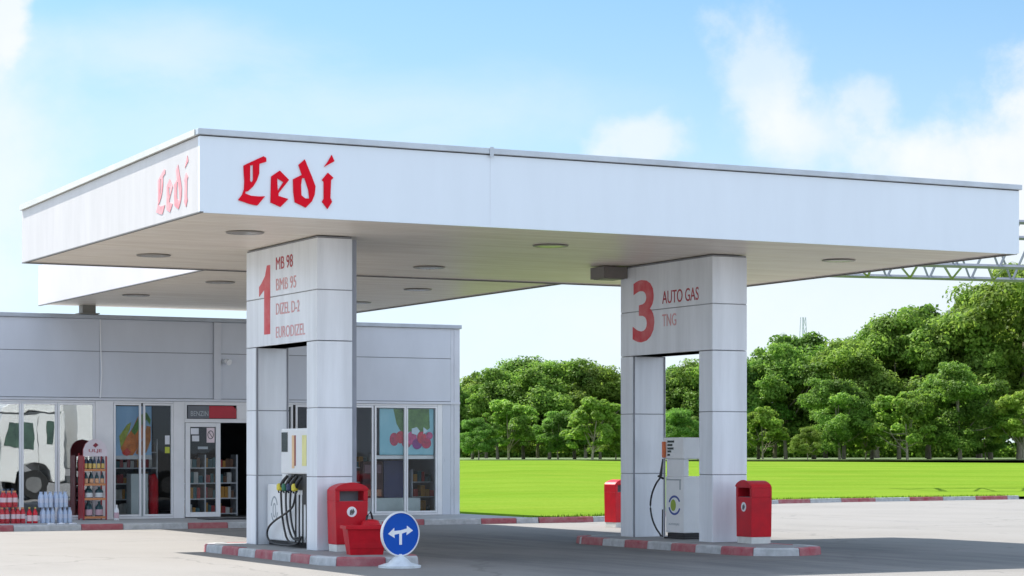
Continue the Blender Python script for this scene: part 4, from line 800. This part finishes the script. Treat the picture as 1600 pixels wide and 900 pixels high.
for z in rowsz:
    mb = MB(); mb.box(RX0 + 0.031, RX1 - 0.031, RY + 0.005, RY + 0.39, z - 0.02, z); part('shelf', mb, MATS['rack_red'], rk)
    mb = MB(); mb.box(RX0 + 0.031, RX1 - 0.031, RY - 0.002, RY + 0.004, z - 0.02, z + 0.03); part('shelf_lip', mb, mat('lip_orange', (0.62, 0.25, 0.10), 0.5), rk)
def bottle(name, label, x, y, z, r, h, body, lab, group, sx=1.0, cap=None):
    t = thing(name, label, 'bottle', (x, y, z), 0, group)
    mb = MB(); mb.lathe((x, y, z), [(r * 0.9, 0.001), (r, h * 0.04), (r, h * 0.62), (r * 0.75, h * 0.74), (r * 0.35, h * 0.84), (r * 0.33, h * 0.92)], 12, sx=sx); part('body', mb, body, t, smooth=True)
    mb = MB(); mb.lathe((x, y, z), [(r * 1.02, h * 0.14), (r * 1.02, h * 0.5)], 12, sx=sx); part('label', mb, lab, t, smooth=True)
    mb = MB(); mb.lathe((x, y, z), [(r * 0.4, h * 0.921), (r * 0.4, h)], 8, sx=sx); part('cap', mb, cap or body, t, smooth=True)
    return t
BDARK = mat('bottle_dark', (0.02, 0.05, 0.09), 0.3); BTEAL = mat('bottle_teal', (0.015, 0.06, 0.07), 0.3); LY_ = mat('label_yellow', (0.72, 0.52, 0.15), 0.5); LO = mat('label_peach', (0.72, 0.40, 0.22), 0.5); LW = mat('label_white', (0.68, 0.70, 0.70), 0.5); LP = mat('label_pinkish', (0.62, 0.40, 0.45), 0.5)
for k in range(5): bottle('oil_bottle', 'small dark blue oil bottle with yellow label on the top shelf of the red rack', RX0 + 0.075 + 0.098 * k, RY + 0.07, 1.221, 0.038, 0.30, BDARK, LY_, 'bottles on the top shelf of the rack')
for k in range(4): bottle('oil_bottle', 'dark teal oil bottle with orange label on the second shelf of the red rack', RX0 + 0.085 + 0.122 * k, RY + 0.07, 0.901, 0.045, 0.27, BTEAL, LO, 'bottles on the second shelf of the rack')
for k in range(2): bottle('oil_canister', 'wide dark canister with big white label on the third shelf of the red rack', RX0 + 0.15 + 0.24 * k, RY + 0.10, 0.581, 0.085, 0.28, BTEAL, LW, 'canisters on the third shelf of the rack', 1.1)
for k in range(2): bottle('oil_canister', 'tall dark canister with pink and white label on the bottom shelf of the red rack', RX0 + 0.15 + 0.24 * k, RY + 0.10, 0.171, 0.08, 0.36, BTEAL, LP, 'canisters on the bottom shelf of the rack', 1.1)
bottle('spray_bottle', 'small white bottle standing alone on the pavement right of the red rack', 4.68, 18.95, 0.118, 0.055, 0.34, FRAME, LP, None)

# drink packs
COLA = mat('red_drink', (0.62, 0.01, 0.025), 0.2, 0, 0.2, 6); LABW = mat('drink_label', (0.82, 0.62, 0.62), 0.5); WAT = mat('water_bottle', (0.46, 0.58, 0.78), 0.2, 0, 0.25, 8, col2=(0.60, 0.70, 0.82)); WLAB = mat('water_label', (0.62, 0.68, 0.80), 0.5); CAPO = mat('cap_orange', (0.75, 0.32, 0.12), 0.5); WCAP = mat('water_cap', (0.5, 0.6, 0.75), 0.4)
def pack(name, label, cat, x0, y0, z, nx, ny, r, h, body, lab, cap, group=None, film=True):
    t = thing(name, label, cat, (x0 + nx * r, y0 + ny * r, z), 0, group)
    for j in range(ny):
        for i in range(nx):
            x, y = x0 + r + 2 * r * i, y0 + r + 2 * r * j
            mb = MB(); mb.lathe((x, y, z), [(r * 0.88, 0.001), (r * 0.97, h * 0.04), (r * 0.97, h * 0.66), (r * 0.6, h * 0.82), (r * 0.33, h * 0.90)], 10); b = part('bottle', mb, body, t, smooth=True)
            mb = MB(); mb.lathe((x, y, z), [(r * 0.99, h * 0.30), (r * 0.99, h * 0.58)], 10); part('label', mb, lab, b, smooth=True)
            mb = MB(); mb.lathe((x, y, z), [(r * 0.38, h * 0.901), (r * 0.38, h)], 8); part('cap', mb, cap, b, smooth=True)
    if film:
        e = 0.012; mb = MB(); X0, X1, Y0, Y1 = x0 - e, x0 + 2 * r * nx + e, y0 - e, y0 + 2 * r * ny + e
        mb.add([(X0, Y0, z), (X1, Y0, z), (X1, Y1, z), (X0, Y1, z), (X0, Y0, z + h * 0.72), (X1, Y0, z + h * 0.70), (X1, Y1, z + h * 0.72), (X0, Y1, z + h * 0.70), (X0 + r * 0.7, Y0 + r * 0.7, z + h * 1.01), (X1 - r * 0.7, Y0 + r * 0.7, z + h * 1.01), (X1 - r * 0.7, Y1 - r * 0.7, z + h * 1.01), (X0 + r * 0.7, Y1 - r * 0.7, z + h * 1.01)],
               [(0, 1, 5, 4), (1, 2, 6, 5), (2, 3, 7, 6), (3, 0, 4, 7), (4, 5, 9, 8), (5, 6, 10, 9), (6, 7, 11, 10), (7, 4, 8, 11), (8, 9, 10, 11)]); part('shrink_film', mb, FILM, t)
    return t
PY = 17.55
pack('drink_pack', 'shrink wrapped pack of red drink bottles, lower left of the red stack', 'drink pack', 1.64, PY, 0.118, 3, 2, 0.052, 0.34, COLA, LABW, CAPO)
pack('drink_pack', 'shrink wrapped pack of red drink bottles, lower pack next to the two loose bottles', 'drink pack', 1.975, PY, 0.118, 3, 2, 0.052, 0.34, COLA, LABW, CAPO)
pack('drink_pack', 'pack of red drink bottles on top of the red stack', 'drink pack', 1.78, PY + 0.02, 0.463, 3, 2, 0.058, 0.345, COLA, LABW, CAPO)
for k in range(2): bottle('drink_bottle', 'loose red drink bottle between the red packs and the water packs', 2.37 + 0.125 * k, PY + 0.06, 0.118, 0.055, 0.34, COLA, LABW, 'loose red bottles', cap=mat('cap_yellow', (0.6, 0.55, 0.1), 0.5))
for x, z, lb in ((2.62, 0.118, 'pale blue pack of water bottles, lower left of the water stack'), (2.99, 0.118, 'pale blue pack of water bottles, lower right of the water stack beside the rack'), (2.58, 0.452, 'pale blue pack of water bottles, upper left of the water stack'), (2.90, 0.452, 'pale blue pack of water bottles, upper right of the water stack')):
    pack('water_pack', lb, 'water pack', x, PY, z, 3, 2, 0.050, 0.33, WAT, WLAB, WCAP)
for i, (x, y) in enumerate(((2.52, 16.45), (2.74, 16.5), (2.98, 16.42))):
    bm = bmesh.new(); bmesh.ops.create_icosphere(bm, subdivisions=2, radius=0.05)
    for v in bm.verts: v.co = Vector((v.co.x * 1.7, v.co.y, abs(v.co.z) * 0.6)) * random.uniform(0.7, 1.25)
    me = bpy.data.meshes.new('crumpled_paper'); bm.to_mesh(me); bm.free(); me.materials.append(PAPER)
    o = bpy.data.objects.new('crumpled_paper', me); COL.objects.link(o); o.location = (x, y, 0.127)
    tag(o, 'white scrap of crumpled paper on the kerb before the drink packs', 'litter', 'paper scraps on the kerb')

# ------------------------------------------------------------------ truck parked in front of the shop; the left windows mirror it
tr = thing('parked_truck', 'white lorry cab mirrored in the three left shop windows', 'truck', (11.6, -9.3, 0))
TW = mat('truck_white', (0.80, 0.80, 0.78), 0.35, 0, 0.05, 1.5); TG = mat('truck_grey', (0.10, 0.105, 0.11), 0.5); TGL = mat('truck_glass', (0.10, 0.17, 0.13), 0.08, 0, 0.5, 2.5, col2=(0.04, 0.06, 0.06)); TY = mat('tyre', (0.02, 0.02, 0.02), 0.8)  # cab window glass has reflected greenery painted into its mottled colour
yb0, yb1 = -10.5, -8.05
def side(poly, m_, nm, par, a=yb0, b=yb1, bev=0.03): return part(nm, MB().prism(poly, lambda u, v, d: (u, d, v), a, b), m_, par, bevel=bev)
cab = side([(9.15, 0.55), (9.95, 0.55), (10.02, 0.95), (10.25, 1.2), (10.6, 1.27), (10.95, 1.2), (11.2, 0.95), (11.25, 0.6), (11.7, 0.6), (11.7, 3.0), (9.55, 3.0), (9.18, 1.75)], TW, 'cab', tr)
side([(9.5, 3.02), (11.7, 3.02), (11.7, 3.75), (11.2, 3.78), (10.2, 3.5), (9.6, 3.2)], TW, 'roof_fairing', tr, yb0 + 0.1, yb1 - 0.1)
for y in (yb1 + 0.001,):
    part('side_window', MB().prism([(9.55, 1.85), (10.55, 1.75), (10.62, 2.1), (10.55, 2.7), (9.78, 2.7)], lambda u, v, d: (u, d, v), y, y + 0.012), TGL, cab)
    part('door_seam', MB().prism([(10.72, 0.9), (10.74, 0.9), (10.74, 2.85), (10.72, 2.85)], lambda u, v, d: (u, d, v), y, y + 0.004), TG, cab)
    part('side_window', MB().prism([(11.05, 1.9), (11.3, 1.9), (11.34, 2.3), (11.3, 2.7), (11.05, 2.7)], lambda u, v, d: (u, d, v), y, y + 0.012), TGL, cab)
    part('stripe', MB().prism([(9.3, 2.95), (11.6, 2.95), (11.6, 3.0), (9.3, 3.0)], lambda u, v, d: (u, d, v), y, y + 0.006), TG, cab)
mb = MB(); mb.box(9.30, 9.34, yb1 + 0.05, yb1 + 0.28, 1.7, 2.35); part('mirror', mb, TG, tr, bevel=0.02)
mb = MB(); mb.box(9.05, 9.16, yb0 + 0.05, yb1 - 0.05, 0.35, 1.0); part('bumper', mb, TG, tr, bevel=0.03)
mb = MB(); mb.box(9.2, 17.2, yb0 + 0.7, yb1 - 0.7, 0.55, 0.75); part('chassis', mb, TG, tr)
mb = MB(); mb.box(12.1, 13.3, yb0, yb1, 1.1, 3.6); part('equipment_box', mb, TW, tr, bevel=0.03)
for x in (10.6, 14.2, 15.5):
    for y in (yb0 + 0.18, yb1 - 0.2):
        mb = MB(); mb.tube([(x, y - 0.15, 0.5), (x, y + 0.15, 0.5)], 0.5, 28); w = part('wheel', mb, TY, tr, smooth=True)
        mb = MB(); mb.tube([(x, y + 0.10, 0.5), (x, y + 0.155, 0.5)], 0.28, 20); part('rim', mb, mat('wheel_rim', (0.2, 0.2, 0.2), 0.5, 0.2), w, smooth=True)

# ------------------------------------------------------------------ steel gantry truss behind the canopy
gt = thing('sign_gantry', 'grey steel lattice gantry beam behind the right end of the canopy', 'gantry', tuple(cw(1750, 97)))
ta = Vector((0.955, 0.30)); 
def tp(s, w, z):   # s along, w across (away from camera), z up
    K_ = 1.35; c = Vector((13.95, 70.0)) * K_; q = c + (ta * s + Vector((-0.30, 0.955)) * w) * K_; z = 1.6 + (z - 1.6) * K_ if z > 0.5 else z
    p = CAM.xy.to_3d() + RT * q.x + F * q.y; return (p.x, p.y, z)
zb2, zt2 = 7.44, 8.86; s0, s1 = -6.2, 6.5
for w in (0, 4.6):
    for z in (zb2, zt2):
        mb = MB(); mb.tube([tp(s0, w, z), tp(s1, w, z)], 0.10, 4); part('chord', mb, TRUSS, gt)
sx = s0 + 0.6
while sx < s1 - 0.5:
    mb = MB(); mb.tube([tp(sx, 4.5, zb2), tp(max(s0, sx - 2.65), 0.1, zb2)], 0.06, 4); part('lateral_brace', mb, TRUSS, gt)
    mb = MB(); mb.tube([tp(sx + 0.05, 4.5, zb2), tp(max(s0, sx - 2.0), 0.1, zb2)], 0.06, 4); part('lateral_brace', mb, TRUSS, gt)
    for w in (0, 4.6):
        mb = MB(); mb.tube([tp(sx + 0.75, w, zb2), tp(sx + 0.15, w, zt2)], 0.06, 4); part('web_brace', mb, TRUSS, gt)
        mb = MB(); mb.tube([tp(sx + 0.80, w, zb2), tp(sx + 1.5, w, zt2)], 0.06, 4); part('web_brace', mb, TRUSS, gt)
    sx += 1.55
for w in (0, 4.6):
    mb = MB(); mb.tube([tp(6.4, w, 0), tp(6.4, w, zt2)], 0.16, 10); part('post', mb, TRUSS, gt)

# ------------------------------------------------------------------ far masts
def mast(pxx, D, h, w, label):
    b = cw(pxx, D); t = thing('radio_mast', label, 'mast', (b.x, b.y, 1.0)); mb = MB()
    for dx, dy in ((-w, -w), (w, -w), (w, w), (-w, w)): mb.tube([(b.x + dx, b.y + dy, 1.0), (b.x + dx * 0.25, b.y + dy * 0.25, 1 + h)], 0.09, 4)
    k = 14
    for i in range(k):
        z0, z1 = 1 + h * i / k, 1 + h * (i + 1) / k; a0, a1 = w * (1 - 0.75 * i / k), w * (1 - 0.75 * (i + 1) / k)
        mb.tube([(b.x - a0, b.y - a0, z0), (b.x + a1, b.y - a1, z1)], 0.06, 4); mb.tube([(b.x + a0, b.y - a0, z0), (b.x - a1, b.y - a1, z1)], 0.06, 4)
    part('lattice', mb, mat('mast_grey', (0.55, 0.58, 0.6), 0.6), t)
mast(1255, 420, 26.0, 1.3, 'faint lattice mast rising behind the trees right of the column marked 3')
b = cw(1195, 300); t = thing('utility_pole', 'thin pole with crossarm above the trees just right of the column marked 3', 'pole', (b.x, b.y, 1))
mb = MB(); mb.tube([(b.x, b.y, 1), (b.x, b.y, 15.8)], [0.16, 0.10], 8); part('shaft', mb, MATS['mast_grey'], t)
mb = MB(); mb.tube([(b.x - 0.9, b.y + 0.4, 14.9), (b.x + 0.9, b.y - 0.4, 14.9)], 0.06, 6); part('crossarm', mb, MATS['mast_grey'], t)

# ------------------------------------------------------------------ trees
def crown_mesh(name, seed, rx, h, base, nclump, nleaf, ls, m, flat=0.8):
    """leaf clumps through an uneven crown from z=base to z=h"""
    r = np.random.default_rng(seed); cen = []; H = h - base
    nl = 24; lobes = []
    for i in range(nl):
        z = 0.07 + 0.87 * ((i + 0.5) / nl) + r.uniform(-0.09, 0.07); a = i * 2.4 + r.uniform(-0.9, 0.9)
        reach = rx * math.sin(math.pi * min(0.97, 0.30 + 0.64 * z)) ** 0.7 * r.uniform(0.25, 0.88)
        if i >= nl - 2: reach *= 0.35
        lobes.append((reach * math.cos(a), reach * math.sin(a), base + H * z, rx * r.uniform(0.20, 0.44) * (1 - 0.25 * z)))
    while len(cen) < nclump:
        lx_, ly_, lz_, lr = lobes[r.integers(nl)]
        u = r.normal(size=3); u /= np.linalg.norm(u); u[2] = u[2] * 0.9 + 0.1
        q = lr * r.uniform(0.45, 1.08)
        cz0 = lz_ + u[2] * q * 0.75
        if cz0 > h or cz0 < base - 0.2: continue
        cen.append((lx_ + u[0] * q, ly_ + u[1] * q, cz0, r.uniform(0.45, 1.15)))
    V = []; 
    for cx_, cy_, cz_, s in cen:
        n = int(nleaf * s); u = r.normal(size=(n, 3)); u /= np.linalg.norm(u, axis=1)[:, None]; u[:, 2] = np.where(u[:, 2] < -0.35, -u[:, 2], u[:, 2])
        R0 = rx * 0.20 * s * (0.35 + 0.75 * r.random(n) ** 0.7)
        p = np.stack([cx_ + u[:, 0] * R0, cy_ + u[:, 1] * R0, cz_ + u[:, 2] * R0 * flat], 1)
        nv = u + r.normal(size=(n, 3)) * 0.55; nv[:, 2] += 0.35; nv /= np.linalg.norm(nv, axis=1)[:, None]
        t1 = np.cross(nv, r.normal(size=(n, 3))); t1 /= np.linalg.norm(t1, axis=1)[:, None]; t2 = np.cross(nv, t1)
        sz = (ls * r.uniform(0.6, 1.3, n))[:, None]
        V.append(np.stack([p - t1 * sz, p - t2 * sz * 0.55, p + t1 * sz, p + t2 * sz * 0.55], 1))
    V = np.concatenate(V).reshape(-1, 3); n = len(V) // 4
    me = bpy.data.meshes.new(name); me.vertices.add(len(V)); me.vertices.foreach_set('co', V.ravel().astype(np.float32))
    me.loops.add(4 * n); me.loops.foreach_set('vertex_index', np.arange(4 * n, dtype=np.int32)); me.polygons.add(n); me.polygons.foreach_set('loop_start', np.arange(0, 4 * n, 4, dtype=np.int32)); me.polygons.foreach_set('loop_total', np.full(n, 4, dtype=np.int32))
    me.update(); me.validate(); me.materials.append(m); return me, cen
def make_tree(name, seed, rx, h, base, nclump, nleaf, ls, m, r0):
    t = bpy.data.objects.new(name, None); COL.objects.link(t)
    cm, cen = crown_mesh('crown', seed, rx, h, base, nclump, nleaf, ls, m)
    c = bpy.data.objects.new('crown', cm); COL.objects.link(c); c.parent = t
    rd = random.Random(seed); lx, ly = rd.uniform(-0.5, 0.5), rd.uniform(-0.5, 0.5); mb = MB()
    T = [Vector((lx * (k / 5) ** 1.3, ly * (k / 5) ** 1.3, -0.3 + (h * 0.75 + 0.3) * k / 5)) for k in range(6)]
    mb.tube(T, [r0 * 1.25, r0, r0 * 0.8, r0 * 0.6, r0 * 0.4, r0 * 0.15], 8)
    for k in range(9):
        cc = cen[rd.randrange(len(cen))]; s = T[1].lerp(T[3], rd.random()); e = Vector(cc[:3]); mid = s.lerp(e, 0.5) + Vector((0, 0, -0.25)); mb.tube([s, mid, e], [r0 * 0.45, r0 * 0.28, r0 * 0.08], 5)
    me = mb.mesh('trunk', (0, 0, 0), [BARK]); o = bpy.data.objects.new('trunk', me); COL.objects.link(o); o.parent = t
    return t
PROTO = {
 'broad_tree': [make_tree('broad_tree', 21 + i, 5.2, 10.0, 1.5, 260, 190, 0.155, LEAF, 0.15) for i in range(3)],
 'young_tree': [make_tree('young_tree', 41 + i, 2.6, 5.2, 1.3, 90, 190, 0.135, LEAF2, 0.09) for i in range(2)],
 'dark_tree': [make_tree('dark_tree', 61 + i, 5.4, 10.0, 1.1, 220, 160, 0.18, LEAF3, 0.17) for i in range(2)]}
USED = set()
def place_tree(kind, k, pxx, D, ytop, label, wide=1.0, group=None):
    """crown top reaches ytop in the photograph's picture, ground height about 1 m out there"""
    p = PROTO[kind][k % len(PROTO[kind])]; h0 = 10.0 if kind != 'young_tree' else 5.2
    t = p if p.name not in USED else copy_tree(p); USED.add(p.name)
    H = 1.6 + (708 - ytop) / 3511.0 * D - 1.03; b = cw(pxx, D); s = H / (h0 + 0.35)
    sw = s * wide if kind != 'young_tree' else s * wide
    t.location = (b.x, b.y, 1.0); t.scale = (sw, sw, s); t.rotation_euler = (0, 0, random.uniform(0, 6.28))
    t['label'] = label; t['category'] = 'tree'
    if group: t['group'] = group
ORD = ['first', 'second', 'third', 'fourth', 'fifth', 'sixth', 'seventh', 'eighth', 'ninth', 'tenth', 'eleventh', 'twelfth']
rowB = [(700, 600), (738, 585), (778, 574), (818, 562), (858, 560), (898, 566), (938, 576), (975, 592)]
for i, (x, y) in enumerate(rowB): place_tree('broad_tree', i, x, 196 + 7 * (i % 2), y, 'tall tree between shop and second column, %s from left' % ORD[i], 1.12)
rowM = [(1015, 598), (1050, 572), (1092, 566)]
for i, (x, y) in enumerate(rowM): place_tree('broad_tree', i + 1, x, 196 + 6 * (i % 2), y, 'tall tree around the second column opening, %s from left' % ORD[i], 1.05)
rowR = [(1140, 560), (1185, 556), (1228, 535), (1272, 522), (1318, 526), (1362, 505), (1405, 492), (1452, 480), (1500, 488), (1548, 445), (1592, 408), (1650, 412)]
for i, (x, y) in enumerate(rowR): place_tree('broad_tree' if i % 4 != 3 else 'dark_tree', i, x, 196 + 7 * (i % 2), y, 'tall tree right of the second column, %s from left' % ORD[i], 0.92 if i > 4 else 1.05)
rowF = [(748, 668), (795, 632), (872, 655), (925, 628), (962, 662)]
for i, (x, y) in enumerate(rowF): place_tree('young_tree' if i % 2 else 'broad_tree', i, x, 182 + 3 * (i % 3), y - 14, 'small lawn edge tree between shop and second column, %s from left' % ORD[i], 1.1)
rowG = [(1062, 640), (1090, 660), (1192, 630), (1262, 668), (1312, 590), (1352, 652), (1418, 606), (1500, 566), (1540, 655), (1600, 600)]
for i, (x, y) in enumerate(rowG): place_tree('young_tree' if i in (1, 2, 5, 6, 9) else 'broad_tree', i, x, 181 + 3 * (i % 3), y, 'small bright lawn edge tree at right of picture, %s from left' % ORD[i], 1.05)
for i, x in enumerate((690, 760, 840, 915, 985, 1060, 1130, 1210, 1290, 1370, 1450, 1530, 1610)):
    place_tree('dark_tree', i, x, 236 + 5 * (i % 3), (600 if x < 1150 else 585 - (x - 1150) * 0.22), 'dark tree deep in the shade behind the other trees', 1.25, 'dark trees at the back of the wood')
for i, (x, y, D) in enumerate(((20, 640, 0), (0, 0, 0))[:0]): pass
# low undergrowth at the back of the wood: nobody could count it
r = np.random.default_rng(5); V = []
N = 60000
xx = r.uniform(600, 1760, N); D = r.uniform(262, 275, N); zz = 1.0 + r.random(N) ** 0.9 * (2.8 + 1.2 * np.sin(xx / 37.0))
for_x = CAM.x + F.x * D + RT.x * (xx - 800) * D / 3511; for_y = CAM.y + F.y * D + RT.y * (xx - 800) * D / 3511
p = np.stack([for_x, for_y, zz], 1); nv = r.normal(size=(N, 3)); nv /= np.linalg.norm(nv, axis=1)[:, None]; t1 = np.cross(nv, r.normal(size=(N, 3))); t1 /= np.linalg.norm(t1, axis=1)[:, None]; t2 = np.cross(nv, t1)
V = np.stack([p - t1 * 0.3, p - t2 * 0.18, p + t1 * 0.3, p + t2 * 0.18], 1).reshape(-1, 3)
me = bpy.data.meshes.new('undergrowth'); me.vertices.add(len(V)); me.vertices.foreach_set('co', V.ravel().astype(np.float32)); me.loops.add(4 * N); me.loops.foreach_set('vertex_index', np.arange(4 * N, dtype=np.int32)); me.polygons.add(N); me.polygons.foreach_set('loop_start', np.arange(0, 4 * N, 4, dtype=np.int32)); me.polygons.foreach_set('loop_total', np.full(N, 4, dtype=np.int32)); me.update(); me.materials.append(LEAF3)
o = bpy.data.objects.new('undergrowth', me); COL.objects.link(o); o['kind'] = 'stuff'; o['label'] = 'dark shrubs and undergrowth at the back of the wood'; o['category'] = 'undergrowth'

S.render.engine = 'CYCLES'
S.render.resolution_x = 1024; S.render.resolution_y = 576
